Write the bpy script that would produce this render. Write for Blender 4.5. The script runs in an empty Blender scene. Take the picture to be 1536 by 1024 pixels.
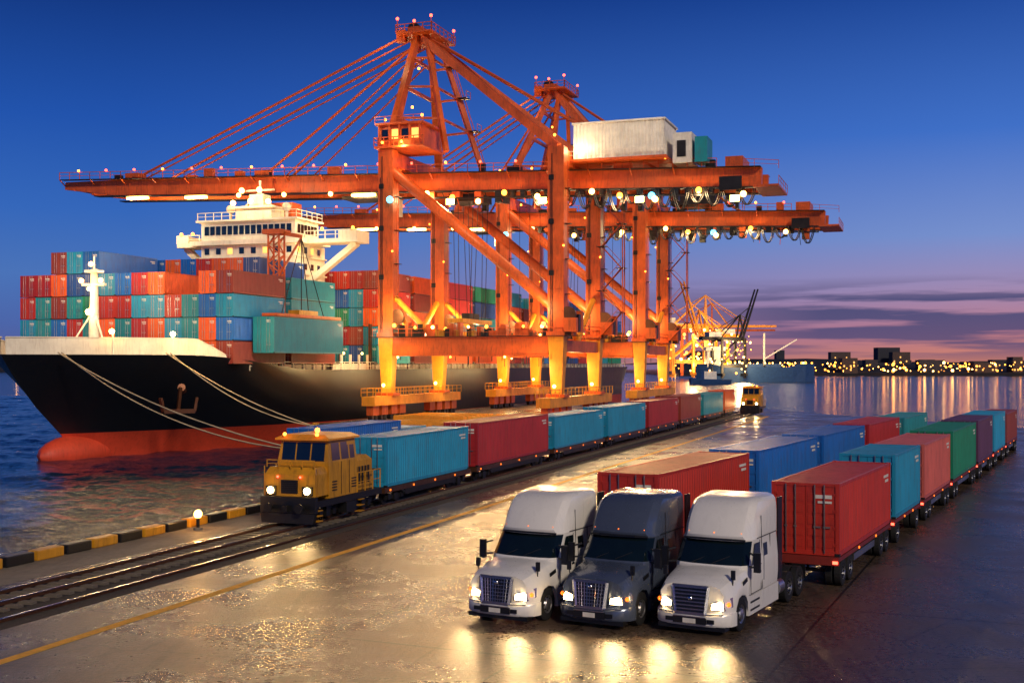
import bpy, math, random, bmesh
import numpy as np
from mathutils import Vector, Matrix
random.seed(11)
TH=math.atan(632/1800); CT=math.cos(TH); ST=math.sin(TH)
def fw(c,t,z=0.0): return Vector((c*CT+t*ST,-c*ST+t*CT,z))
scene=bpy.context.scene
WATER=-3.2

# ---------------------------------------------------------------- materials
def lin(c):
    o=[]
    for v in c[:3]:
        v=v/255.0
        o.append(v/12.92 if v<=.04045 else ((v+.055)/1.055)**2.4)
    return (o[0],o[1],o[2],1)
class N:
    def __init__(s,nt): s.nt=nt
    def n(s,t,**k):
        x=s.nt.nodes.new(t)
        for a,b in k.items():
            if a in('inp',):
                for i,v in b.items(): x.inputs[i].default_value=v
            else: setattr(x,a,b)
        return x
    def l(s,a,b): s.nt.links.new(a,b)
    def math(s,op,a,b=None,clamp=False):
        x=s.nt.nodes.new('ShaderNodeMath'); x.operation=op; x.use_clamp=clamp
        for i,v in enumerate((a,b)):
            if v is None: continue
            if isinstance(v,(int,float)): x.inputs[i].default_value=v
            else: s.l(v,x.inputs[i])
        return x.outputs[0]
    def mix(s,f,a,b,blend='MIX'):
        x=s.nt.nodes.new('ShaderNodeMix'); x.data_type='RGBA'; x.blend_type=blend
        for i,v in ((0,f),(6,a),(7,b)):
            if isinstance(v,(int,float,tuple)): x.inputs[i].default_value=v
            else: s.l(v,x.inputs[i])
        return x.outputs[2]
    def ramp(s,f,stops):
        x=s.nt.nodes.new('ShaderNodeValToRGB'); r=x.color_ramp
        while len(r.elements)<len(stops): r.elements.new(.5)
        for e,(p,c) in zip(r.elements,stops):
            e.position=p; e.color=c if isinstance(c,tuple) else (c,c,c,1)
        s.l(f,x.inputs[0]); return x.outputs[0]
def mk(name,col,rough=.5,metal=0.0,var=.18,scale=.8,bump=0.0,bscale=30,emit=None,es=0,grime=0.0,coat=0.0,gcol=(70,42,26),rnd=0.0,sample=True):
    m=bpy.data.materials.new(name); m.use_nodes=True; nt=m.node_tree; g=N(nt)
    p=nt.nodes['Principled BSDF']
    c=lin(col)
    p.inputs['Roughness'].default_value=rough; p.inputs['Metallic'].default_value=metal
    if coat: p.inputs['Coat Weight'].default_value=coat; p.inputs['Coat Roughness'].default_value=.08
    if emit:
        p.inputs['Base Color'].default_value=c
        p.inputs['Emission Color'].default_value=lin(emit); p.inputs['Emission Strength'].default_value=es
        if not sample: m.cycles.emission_sampling='NONE'
        return m
    tc=g.n('ShaderNodeTexCoord')
    nz=g.n('ShaderNodeTexNoise',inp={'Scale':scale,'Detail':6.0,'Roughness':.6}); g.l(tc.outputs['Object'],nz.inputs['Vector'])
    lo=tuple(v*(1-var) for v in c[:3])+(1,); hi=tuple(min(1,v*(1+var)) for v in c[:3])+(1,)
    out=g.ramp(nz.outputs[0],[(.3,lo),(.7,hi)])
    if rnd:
        oi=g.n('ShaderNodeObjectInfo')
        f=g.math('ADD',g.math('MULTIPLY',oi.outputs['Random'],rnd),1-rnd/2)
        out=g.mix(1.0,out,f,'MULTIPLY')
    if grime:
        mp=g.n('ShaderNodeMapping'); mp.inputs['Scale'].default_value=(2.2,2.2,.35); g.l(tc.outputs['Object'],mp.inputs[0])
        n2=g.n('ShaderNodeTexNoise',inp={'Scale':1.6,'Detail':8.0,'Roughness':.7}); g.l(mp.outputs[0],n2.inputs['Vector'])
        f=g.ramp(n2.outputs[0],[(.5,0.0),(.78,grime)])
        out=g.mix(f,out,lin(gcol))
        rr=g.math('ADD',g.math('MULTIPLY',n2.outputs[0],.3),rough-.15); g.l(rr,p.inputs['Roughness'])
    g.l(out,p.inputs['Base Color'])
    if bump:
        n3=g.n('ShaderNodeTexNoise',inp={'Scale':bscale,'Detail':4.0}); g.l(tc.outputs['Object'],n3.inputs['Vector'])
        b=g.n('ShaderNodeBump',inp={'Strength':bump,'Distance':.02}); g.l(n3.outputs[0],b.inputs['Height']); g.l(b.outputs[0],p.inputs['Normal'])
    return m
M={}
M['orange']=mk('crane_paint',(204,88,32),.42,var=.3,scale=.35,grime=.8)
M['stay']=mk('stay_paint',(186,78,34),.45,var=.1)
M['orange2']=mk('crane_paint_lit_yellow',(236,150,40),.45,var=.2,scale=.5,grime=.45)  # yellower crane paint: floodlit look of lower legs and far cranes put into the colour
M['steel']=mk('dark_steel',(48,46,46),.45,.6,var=.3)
M['black']=mk('black_rubber',(18,18,19),.75,bump=.3)
M['plastic']=mk('black_trim',(22,22,24),.4)
M['rim']=mk('wheel_rim',(170,170,172),.28,.9)
M['chrome']=mk('chrome',(205,205,208),.14,1.0,var=.05)
M['glass']=mk('dark_glass',(14,26,30),.06,.0,var=.3,coat=1)
M['white']=mk('white_paint',(232,228,220),.3,coat=.6,var=.04,grime=.12,gcol=(120,110,98))
M['slate']=mk('slate_paint',(82,92,112),.25,.3,coat=.8,var=.06,grime=.12,gcol=(30,28,26))
M['yellow']=mk('yellow_paint',(204,142,30),.42,grime=.75,var=.2)
M['cream']=mk('ship_white_paint',(238,226,200),.5,grime=.35,gcol=(150,104,66),scale=.3)
M['hullblack']=mk('hull_black_paint',(18,21,29),.38,grime=.35,scale=.12,gcol=(54,42,34))
M['hullred']=mk('hull_red_antifouling',(206,68,42),.55,grime=.5,scale=.2,gcol=(100,44,30))
M['deck']=mk('ship_deck',(96,60,44),.7)
M['ribs']=mk('rust_rail',(110,72,52),.4,.7,grime=.5)
M['railtop']=mk('rail_top',(170,160,150),.2,1.0)
M['concrete']=mk('concrete',(122,112,98),.7,bump=.5,bscale=8,grime=.5,gcol=(60,52,46))
M['ballast']=mk('ballast',(52,46,42),.9,bump=1.0,bscale=18,var=.5,scale=6)
M['sleeper']=mk('sleeper',(104,94,82),.8,bump=.4)
M['ypaint']=mk('yellow_marking',(240,172,40),.7,grime=.5,scale=3,gcol=(90,72,46))
M['rope']=mk('mooring_rope',(210,185,140),.8)
M['cable']=mk('steel_cable',(40,32,28),.5)
M['mast']=mk('mast_paint',(244,236,214),.5)
M['houseW']=mk('machinery_house_paint',(222,216,204),.5,grime=.3,gcol=(120,96,70))
M['L_white']=mk('lamp_white',(255,240,210),emit=(255,226,170),es=26)
M['L_flood']=mk('lamp_flood',(255,220,150),emit=(255,190,90),es=60)
M['L_warm']=mk('lamp_warm',(255,200,120),emit=(255,180,88),es=18,sample=False)
M['L_orange']=mk('lamp_orange',(255,150,60),emit=(255,150,46),es=9,sample=False)
M['L_red']=mk('lamp_red',(255,80,50),emit=(255,84,60),es=6,sample=False)
M['L_cyan']=mk('lamp_cyan',(100,220,255),emit=(80,210,255),es=6,sample=False)
M['L_amber']=mk('lamp_amber',(255,150,60),emit=(255,110,24),es=2.2,sample=False)
M['L_win']=mk('lit_window',(255,190,100),emit=(255,180,90),es=1.6,sample=False)
M['L_head']=mk('headlamp',(255,240,210),emit=(255,214,140),es=34)
CC={'red':(190,50,38),'crimson':(170,40,46),'orange':(232,98,40),'teal':(34,144,156),'cyan':(30,144,184),'blue':(24,102,186),'green':(24,134,100),'brown':(146,60,48),'purple':(88,54,84),'navy':(30,76,146),'grey':(128,136,138),'pink':(196,94,84)}
CM={k:mk('container_paint_'+k,v,.42,var=.14,scale=.35,grime=.5,rnd=.25,gcol=(78,46,34)) for k,v in CC.items()}

# ---------------------------------------------------------------- mesh builder
class MB:
    def __init__(s): s.v=[];s.f=[];s.mi=[];s.mats=[]
    def add(s,vs,fs,mat):
        if mat not in s.mats: s.mats.append(mat)
        k=s.mats.index(mat); o=len(s.v)
        s.v+= [tuple(v) for v in vs]
        for f in fs: s.f.append(tuple(i+o for i in f)); s.mi.append(k)
    def box(s,x0,x1,y0,y1,z0,z1,mat):
        s.add([(x0,y0,z0),(x1,y0,z0),(x1,y1,z0),(x0,y1,z0),(x0,y0,z1),(x1,y0,z1),(x1,y1,z1),(x0,y1,z1)],
              [(0,3,2,1),(4,5,6,7),(0,1,5,4),(1,2,6,5),(2,3,7,6),(3,0,4,7)],mat)
    def beam(s,p,q,w,h,mat,w2=None,h2=None):
        p=Vector(p);q=Vector(q);d=(q-p)
        if d.length<1e-6: return
        d.normalize(); up=Vector((0,0,1))
        if abs(d.z)>.999: up=Vector((0,1,0))
        sd=d.cross(up).normalized(); u=sd.cross(d)
        w2=w if w2 is None else w2; h2=h if h2 is None else h2
        vs=[p+sd*a*w/2+u*b*h/2 for a,b in((-1,-1),(1,-1),(1,1),(-1,1))]+[q+sd*a*w2/2+u*b*h2/2 for a,b in((-1,-1),(1,-1),(1,1),(-1,1))]
        s.add(vs,[(0,1,2,3),(4,7,6,5),(0,4,5,1),(1,5,6,2),(2,6,7,3),(3,7,4,0)],mat)
    def cyl(s,p,q,r,mat,n=10,r2=None):
        p=Vector(p);q=Vector(q);d=(q-p).normalized(); up=Vector((0,0,1)) if abs(d.z)<.99 else Vector((0,1,0))
        a=d.cross(up).normalized(); b=a.cross(d); r2=r if r2 is None else r2
        vs=[p+(a*math.cos(2*math.pi*i/n)+b*math.sin(2*math.pi*i/n))*r for i in range(n)]+[q+(a*math.cos(2*math.pi*i/n)+b*math.sin(2*math.pi*i/n))*r2 for i in range(n)]
        s.add(vs,[(i,(i+1)%n,n+(i+1)%n,n+i) for i in range(n)]+[tuple(range(n))[::-1],tuple(range(n,2*n))],mat)
    def ball(s,c,r,mat,n=8,m=5,sc=(1,1,1)):
        vs=[];c=Vector(c)
        for j in range(m+1):
            a=math.pi*j/m
            for i in range(n):
                b=2*math.pi*i/n
                vs.append((c.x+r*sc[0]*math.sin(a)*math.cos(b),c.y+r*sc[1]*math.sin(a)*math.sin(b),c.z+r*sc[2]*math.cos(a)))
        fs=[(j*n+i,(j+1)*n+i,(j+1)*n+(i+1)%n,j*n+(i+1)%n) for j in range(m) for i in range(n)]
        s.add(vs,fs,mat)
    def loft(s,rings,mat,closed=True,caps=True,fn=None):
        n=len(rings[0])
        for a in range(len(rings)-1):
            for j in range(n if closed else n-1):
                k=(j+1)%n
                s.add([rings[a][j],rings[a][k],rings[a+1][k],rings[a+1][j]],[(0,1,2,3)],(fn(a,j) if fn else None) or mat)
        if caps:
            s.add(rings[0],[tuple(range(n))[::-1]],mat); s.add(rings[-1],[tuple(range(n))],mat)
    def lathe(s,x,y,z,prof,mat,n=24):
        rings=[[(x+dx,y+r*math.cos(2*math.pi*i/n),z+r*math.sin(2*math.pi*i/n)) for i in range(n)] for dx,r in prof]
        s.loft(rings,mat,True,False)
    def rail(s,p,q,h=1.1,mat=None,step=2.2,r=.07):
        mat=mat or M['orange']; p=Vector(p);q=Vector(q);L=(q-p).length;n=max(1,int(L/step)); z=Vector((0,0,h))
        s.beam(p+z,q+z,r,r,mat); s.beam(p+z*.5,q+z*.5,r*.7,r*.7,mat)
        for i in range(n+1):
            a=p.lerp(q,i/n); s.beam(a,a+z,r,r,mat)
    def tube(s,pts,r,mat,n=6):
        for a,b in zip(pts[:-1],pts[1:]): s.cyl(a,b,r,mat,n)
    def obj(s,name,parent=None,loc=(0,0,0),rz=0,bevel=0,smooth=None,weld=False):
        me=bpy.data.meshes.new(name); me.from_pydata(s.v,[],s.f)
        for m in s.mats: me.materials.append(m)
        me.polygons.foreach_set('material_index',s.mi)
        bm=bmesh.new(); bm.from_mesh(me)
        if weld: bmesh.ops.remove_doubles(bm,verts=bm.verts,dist=.0005)
        bmesh.ops.recalc_face_normals(bm,faces=bm.faces); bm.to_mesh(me); bm.free()
        if smooth:
            me.polygons.foreach_set('use_smooth',[True]*len(me.polygons)); me.set_sharp_from_angle(angle=math.radians(smooth))
        me.update()
        o=bpy.data.objects.new(name,me); scene.collection.objects.link(o)
        o.location=loc; o.rotation_euler=(0,0,rz)
        if parent: o.parent=parent
        if bevel:
            b=o.modifiers.new('bevel','BEVEL'); b.width=bevel; b.segments=2; b.limit_method='ANGLE'; b.angle_limit=math.radians(40)
        return o
def empty(name,loc,rz=0):
    e=bpy.data.objects.new(name,None); scene.collection.objects.link(e); e.location=loc; e.rotation_euler=(0,0,rz); e.empty_display_size=.5; return e
def plight(name,parent,loc,w,col=(1,.55,.2),r=.4):
    l=bpy.data.lights.new(name,'POINT'); l.energy=w; l.color=col; l.shadow_soft_size=r
    o=bpy.data.objects.new(name,l); scene.collection.objects.link(o); o.location=loc
    if parent: o.parent=parent
    return o
def slight(name,parent,loc,direction,w,col=(1,.7,.35),ang=70,r=.1,blend=.6):
    l=bpy.data.lights.new(name,'SPOT'); l.energy=w; l.color=col; l.shadow_soft_size=r; l.spot_size=math.radians(ang); l.spot_blend=blend
    o=bpy.data.objects.new(name,l); scene.collection.objects.link(o); o.location=loc
    o.rotation_euler=Vector(direction).to_track_quat('-Z','Y').to_euler()
    if parent: o.parent=parent
    return o

# ---------------------------------------------------------------- camera / world / sun
cam=bpy.data.cameras.new('camera'); co=bpy.data.objects.new('camera',cam); scene.collection.objects.link(co)
cam.sensor_width=36; cam.lens=1800/1536*36; cam.shift_y=33/1536; cam.clip_end=30000; cam.clip_start=.1
co.location=(0,0,8); co.rotation_euler=(math.radians(90),0,0); scene.camera=co
scene.view_settings.view_transform='Standard'
w=bpy.data.worlds.new('World'); scene.world=w; w.use_nodes=True; nt=w.node_tree; g=N(nt)
bg=nt.nodes['Background']
tc=g.n('ShaderNodeTexCoord'); sp=g.n('ShaderNodeSeparateXYZ'); g.l(tc.outputs['Generated'],sp.inputs[0])
zz=g.math('MULTIPLY',sp.outputs['Z'],2.0,True)
left=g.ramp(zz,[(0,lin((88,90,140))),(.06,lin((74,100,168))),(.14,lin((72,114,184))),(.24,lin((50,102,186))),(.38,lin((30,82,172))),(.58,lin((12,50,124))),(1,lin((6,26,72)))])
right=g.ramp(zz,[(0,lin((210,130,102))),(.05,lin((182,120,136))),(.12,lin((156,136,178))),(.2,lin((116,142,204))),(.36,lin((60,110,198))),(.58,lin((20,66,150))),(1,lin((8,30,80)))])
az=g.math('ADD',g.math('MULTIPLY',sp.outputs['X'],1.5),.45,True)
sky=g.mix(az,left,right)
mp=g.n('ShaderNodeMapping'); mp.inputs['Scale'].default_value=(3.0,3.0,52.0); g.l(tc.outputs['Generated'],mp.inputs[0])
nz=g.n('ShaderNodeTexNoise',inp={'Scale':1.7,'Detail':7.0,'Roughness':.55}); g.l(mp.outputs[0],nz.inputs['Vector'])
cl=g.ramp(nz.outputs[0],[(.42,0.0),(.53,.95)])
band=g.ramp(zz,[(.0,.2),(.03,.85),(.1,1.0),(.14,0.0)])
azm=g.math('MULTIPLY',g.math('SUBTRACT',sp.outputs['X'],.05),5.0,True)
sky=g.mix(g.math('MULTIPLY',g.math('MULTIPLY',cl,band),azm),sky,lin((66,72,118)))
ns=g.n('ShaderNodeTexSky',sky_type='NISHITA',sun_disc=False,sun_elevation=math.radians(1.0),sun_rotation=math.radians(60))
sky=g.mix(.004,sky,ns.outputs[0],'ADD')
g.l(sky,bg.inputs[0]); bg.inputs[1].default_value=1.0
sl=bpy.data.lights.new('sun','SUN'); sl.energy=1.8; sl.angle=math.radians(7); sl.color=(1,.84,.66)
so=bpy.data.objects.new('sun',sl); scene.collection.objects.link(so)
so.rotation_euler=Vector((-.34,.85,-.5)).to_track_quat('-Z','Y').to_euler()

# ---------------------------------------------------------------- water (real wave geometry in the basin, flat sheet to the horizon)
m=bpy.data.materials.new('water'); m.use_nodes=True; nt=m.node_tree; g=N(nt); p=nt.nodes['Principled BSDF']
p.inputs['Base Color'].default_value=(.002,.018,.055,1); p.inputs['Roughness'].default_value=.07; p.inputs['IOR'].default_value=1.33
tc=g.n('ShaderNodeTexCoord')
n1=g.n('ShaderNodeTexNoise',inp={'Scale':1.3,'Detail':5.0,'Roughness':.66,'Distortion':.6}); g.l(tc.outputs['Object'],n1.inputs['Vector'])
n0=g.n('ShaderNodeTexNoise',inp={'Scale':.09,'Detail':2.0}); g.l(tc.outputs['Object'],n0.inputs['Vector'])
h=g.math('ADD',n1.outputs[0],g.math('MULTIPLY',n0.outputs[0],1.2))
b=g.n('ShaderNodeBump',inp={'Strength':.5,'Distance':.35}); g.l(h,b.inputs['Height']); g.l(b.outputs[0],p.inputs['Normal'])
xs=np.arange(-190,12.01,.44); ys=np.concatenate([np.arange(34,110,.36),np.arange(110,176,.6),np.arange(176,420,1.3)])
GX,GY=np.meshgrid(xs,ys); Z=np.zeros_like(GX); rg=np.random.RandomState(4)
for k in range(46):
    lam=.9*(1.075**k); am=.0105*lam**.8; a=rg.normal(.9,.9); ph=rg.uniform(0,6.28)
    Z+=am*np.sin((GX*math.cos(a)+GY*math.sin(a))*6.283/lam+ph+1.2*np.sin(GX*.11*rg.uniform(.5,2)+GY*.09+ph))
fx=np.clip(np.minimum(GX-xs[0],xs[-1]-GX)/6,0,1)*np.clip(np.minimum(GY-ys[0],ys[-1]-GY)/8,0,1)
Z=Z*fx*.46+WATER
nx,ny=len(xs),len(ys)
V=[tuple(v) for v in np.stack([GX,GY,Z],-1).reshape(-1,3).tolist()]
F=[(q*nx+p_,q*nx+p_+1,(q+1)*nx+p_+1,(q+1)*nx+p_) for q in range(ny-1) for p_ in range(nx-1)]
x0,x1,y0,y1=float(xs[0]),float(xs[-1]),float(ys[0]),float(ys[-1]); o_=len(V)
V+=[(-14000,-3000,WATER),(14000,-3000,WATER),(14000,16000,WATER),(-14000,16000,WATER),(x0,y0,WATER),(x1,y0,WATER),(x1,y1,WATER),(x0,y1,WATER)]
F+=[(o_,o_+1,o_+5,o_+4),(o_+1,o_+2,o_+6,o_+5),(o_+2,o_+3,o_+7,o_+6),(o_+3,o_,o_+4,o_+7)]
me=bpy.data.meshes.new('water'); me.from_pydata(V,[],F); me.materials.append(m); me.polygons.foreach_set('use_smooth',[True]*len(F)); me.update()
scene.collection.objects.link(bpy.data.objects.new('water',me))

# ---------------------------------------------------------------- ground
m=bpy.data.materials.new('asphalt'); m.use_nodes=True; nt=m.node_tree; g=N(nt); p=nt.nodes['Principled BSDF']
tc=g.n('ShaderNodeTexCoord')
n1=g.n('ShaderNodeTexNoise',inp={'Scale':.2,'Detail':9.0,'Roughness':.66}); g.l(tc.outputs['Object'],n1.inputs['Vector'])
n2=g.n('ShaderNodeTexNoise',inp={'Scale':6.5,'Detail':6.0,'Roughness':.68}); g.l(tc.outputs['Object'],n2.inputs['Vector'])
n3=g.n('ShaderNodeTexNoise',inp={'Scale':16.0,'Detail':4.0,'Roughness':.7}); g.l(tc.outputs['Object'],n3.inputs['Vector'])
col=g.ramp(n1.outputs[0],[(.32,lin((50,41,35))),(.5,lin((80,66,56))),(.7,lin((112,93,78)))])
col=g.mix(.6,col,g.ramp(n2.outputs[0],[(.38,lin((22,19,17))),(.62,lin((116,98,82)))]))
mp=g.n('ShaderNodeMapping'); mp.inputs['Rotation'].default_value=(0,0,math.radians(24)); g.l(tc.outputs['Object'],mp.inputs[0])
sx=g.n('ShaderNodeSeparateXYZ'); g.l(mp.outputs[0],sx.inputs[0])
def joint(o,s,wd):
    f=g.math('FRACT',g.math('DIVIDE',o,s)); a=g.math('ABSOLUTE',g.math('SUBTRACT',f,.5)); return g.math('GREATER_THAN',a,.5-wd/s/2)
j=g.math('MAXIMUM',joint(sx.outputs[0],6.5,.09),joint(sx.outputs[1],10.0,.12))
col=g.mix(g.math('MULTIPLY',j,.85),col,lin((14,12,11)))
mp2=g.n('ShaderNodeMapping'); mp2.inputs['Rotation'].default_value=(0,0,math.radians(24)); mp2.inputs['Scale'].default_value=(1.6,.05,1); g.l(tc.outputs['Object'],mp2.inputs[0])
n4=g.n('ShaderNodeTexNoise',inp={'Scale':1.0,'Detail':5.0}); g.l(mp2.outputs[0],n4.inputs['Vector'])
col=g.mix(g.ramp(n4.outputs[0],[(.52,0.0),(.7,.5)]),col,lin((26,23,22)))
vo=g.n('ShaderNodeTexVoronoi',feature='DISTANCE_TO_EDGE',inp={'Scale':.22})
wq=g.n('ShaderNodeMapping'); g.l(tc.outputs['Object'],wq.inputs[0]); wd_=g.mix(.25,wq.outputs[0],n2.outputs['Color'],'ADD'); g.l(wd_,vo.inputs['Vector'])
crk=g.ramp(vo.outputs['Distance'],[(.0,.7),(.012,0.0)]); col=g.mix(crk,col,lin((20,17,15)))
g.l(col,p.inputs['Base Color']); p.inputs['Specular IOR Level'].default_value=.42
r=g.math('ADD',g.ramp(n1.outputs[0],[(.36,.07),(.64,.25)]),g.math('MULTIPLY',n2.outputs[0],.26)); g.l(r,p.inputs['Roughness'])
hh=g.math('ADD',g.math('SUBTRACT',n2.outputs[0],g.math('MULTIPLY',j,.6)),g.math('MULTIPLY',n3.outputs[0],.35))
b=g.n('ShaderNodeBump',inp={'Strength':.8,'Distance':.035}); g.l(hh,b.inputs['Height']); g.l(b.outputs[0],p.inputs['Normal'])
asphalt=m
poly=[fw(-34.8,-90),Vector((-13,68,0)),Vector((-27,158,0)),fw(-77.6,252),Vector((45,214,0)),Vector((50,190,0)),Vector((62,150,0)),Vector((420,110,0)),Vector((420,-120,0))]
mb=MB(); n=len(poly)
mb.add([(q.x,q.y,0) for q in poly],[tuple(range(n))],asphalt)
mb.add([(q.x,q.y,0) for q in poly]+[(q.x,q.y,-9) for q in poly],[(i,(i+1)%n,n+(i+1)%n,n+i) for i in range(n)],M['concrete'])
mb.obj('ground')
def strip(name,c0,c1,t0,t1,z,mat):
    mb=MB(); a=[fw(c0,t0,z),fw(c1,t0,z),fw(c1,t1,z),fw(c0,t1,z)]; mb.add(a,[(0,1,2,3)],mat); return mb.obj(name)
strip('quay_pavement',-34.75,-31.6,-60,74,.004,M['concrete'])
strip('track_bed',-31.3,-26.4,-60,200,.005,M['ballast'])
strip('yellow_lane_marking',-23.8,-23.4,-60,185,.006,M['ypaint'])
mb=MB()
for t in [x*.62 for x in range(-20,330)]: mb.box(-30.8,-28.2,t,t+.26,.006,.1,M['sleeper'])
for c in (-30.22,-28.78):
    mb.box(c-.07,c+.07,-60,200,.1,.2,M['ribs']); mb.box(c-.035,c+.035,-60,200,.2,.235,M['railtop'])
for c in (-27.2,):
    mb.box(c-.07,c+.07,-60,200,.006,.1,M['ribs']); mb.box(c-.04,c+.04,-60,200,.1,.125,M['railtop'])
mb.obj('railway_track',None,(0,0,0),-TH)
mb=MB(); t=8; k=0
while t<72:
    mt=M['yellow'] if k%2==0 else M['plastic']
    mb.box(-34.75,-34.2,t,t+1.55,.004,.42,mt); t+=1.75; k+=1
mb.obj('quay_kerb',None,(0,0,0),-TH,bevel=.05)
e=empty('quay_marker_lamp',fw(-33.4,49.5,0),-TH)
mb=MB(); mb.cyl((0,0,0),(0,0,.12),.22,M['concrete']); mb.cyl((0,0,.12),(0,0,.6),.08,M['steel']); mb.ball((0,0,.76),.2,M['L_warm']); mb.obj('post',e,smooth=40)
plight('bulb',e,(0,0,1.1),110,(1,.5,.15),.1)

# ---------------------------------------------------------------- containers
def corr(mb,axis,fixed,sgn,a0,a1,b0,b1,mat,pitch=.3,dep=.06):
    n=max(1,int(round((a1-a0)/pitch))); pt=(a1-a0)/n; pts=[]
    for i in range(n):
        s=a0+i*pt; pts+=[(s,0),(s+pt*.32,0),(s+pt*.5,dep),(s+pt*.82,dep)]
    pts.append((a1,0)); vs=[];fs=[]
    for i,(a,d) in enumerate(pts):
        f=fixed-sgn*d
        if axis=='x': vs+=[(f,a,b0),(f,a,b1)]
        elif axis=='y': vs+=[(a,f,b0),(a,f,b1)]
        else: vs+=[(b0,a,f),(b1,a,f)]
    for i in range(len(pts)-1): fs.append((2*i,2*i+2,2*i+3,2*i+1))
    mb.add(vs,fs,mat)
CACHE={}
def cont_mesh(L,H,col,W=2.44):
    key=(L,H,col,W)
    if key in CACHE: return CACHE[key]
    m=CM[col]; mb=MB(); w=W/2
    for x in (-w,w-.14):
        for y in (0,L-.14): mb.box(x,x+.14,y,y+.14,0,H,m)
    for x in (-w+.01,w-.09):
        mb.box(x,x+.08,.14,L-.14,.02,.18,m); mb.box(x,x+.08,.14,L-.14,H-.11,H-.01,m)
    for y in (.01,L-.09):
        mb.box(-w+.14,w-.14,y,y+.08,.02,.18,m); mb.box(-w+.14,w-.14,y,y+.08,H-.12,H-.01,m)
    for sg in (-1,1): corr(mb,'x',sg*(w-.02),sg,.14,L-.14,.18,H-.11,m)
    corr(mb,'z',H-.03,1,.1,L-.1,-w+.09,w-.09,m,pitch=.45,dep=.03)
    corr(mb,'y',L-.03,1,-w+.14,w-.14,.18,H-.12,m)
    mb.box(-w+.1,w-.1,.1,L-.1,.06,.1,M['steel'])
    mb.box(-w+.14,-.01,.045,.08,.18,H-.12,m); mb.box(.01,w-.14,.045,.08,.18,H-.12,m)
    for s in (-1,1):
        for k in range(5):
            z0=.3+k*(H-.55)/5; x0,x1=(.08,w-.2) if s>0 else (-w+.2,-.08)
            mb.box(x0,x1,.022,.046,z0,z0+(H-.55)/5-.12,m)
        for fx in (.22,.5):
            x=s*(w*2*fx/2+.08)
            mb.cyl((x,-.02,.1),(x,-.02,H-.06),.026,M['rim'],6)
            mb.box(x-.05,x+.16*s+.05 if s>0 else x+.05,-.04,.0,1.0,1.06,M['rim'])
        for k in range(4):
            z=.35+k*(H-.8)/3; xx=s*(w-.16); mb.box(xx-.06,xx+.06,.0,.05,z,z+.09,m)
    mb.box(.35,.95,.01,.02,H-.55,H-.42,M['houseW']); mb.box(.45,.95,.01,.02,H-.72,H-.64,M['houseW'])
    for k,(y0,y1) in enumerate(((L-1.5,L-.5),(L-1.2,L-.5))):
        mb.box(w-.03,w-.012,y0,y1,H-.55-.2*k,H-.44-.2*k,M['houseW'])
    for x in (-w-.005,w-.165):
        for y in (-.005,L-.175):
            for z in (-.005,H-.11): mb.box(x,x+.17,y,y+.18,z,z+.115,M['steel'] if z<0 else m)
    o=mb.obj('tmp'); me=o.data; me.name='container_'+col; bpy.data.objects.remove(o); CACHE[key]=me; return me
def cont(name,parent,x,y,z,L,H,col,W=2.44,rz=0):
    o=bpy.data.objects.new(name,cont_mesh(L,H,col,W)); scene.collection.objects.link(o); o.location=(x,y,z); o.rotation_euler=(0,0,rz)
    if parent: o.parent=parent
    return o
def wheel(mb,x,y,r,w,side,dual=False,z=None):
    z=r if z is None else z
    s=side
    h=w/2
    mb.lathe(x,y,z,[(-h,r*.55),(-h,r*.9),(-h*.8,r),(h*.8,r),(h,r*.9),(h,r*.55)],M['black'])
    if dual: mb.lathe(x+s*h,y,z,[(0,r*.56),(-s*.1,r*.5),(-s*.14,r*.25),(-s*.04,r*.2),(-s*.04,.01)],M['rim'])
    else: mb.lathe(x+s*h,y,z,[(0,r*.56),(-s*.03,r*.5),(-s*.05,r*.42),(s*.02,r*.3),(s*.05,r*.12),(s*.05,.01)],M['rim'])
    for i in range(8):
        a=i*math.pi/4; yy=y+r*.38*math.cos(a); zz=z+r*.38*math.sin(a)
        mb.box(x+s*(h-.05),x+s*(h-.01),yy-.03,yy+.03,zz-.03,zz+.03,M['plastic'])

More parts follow.
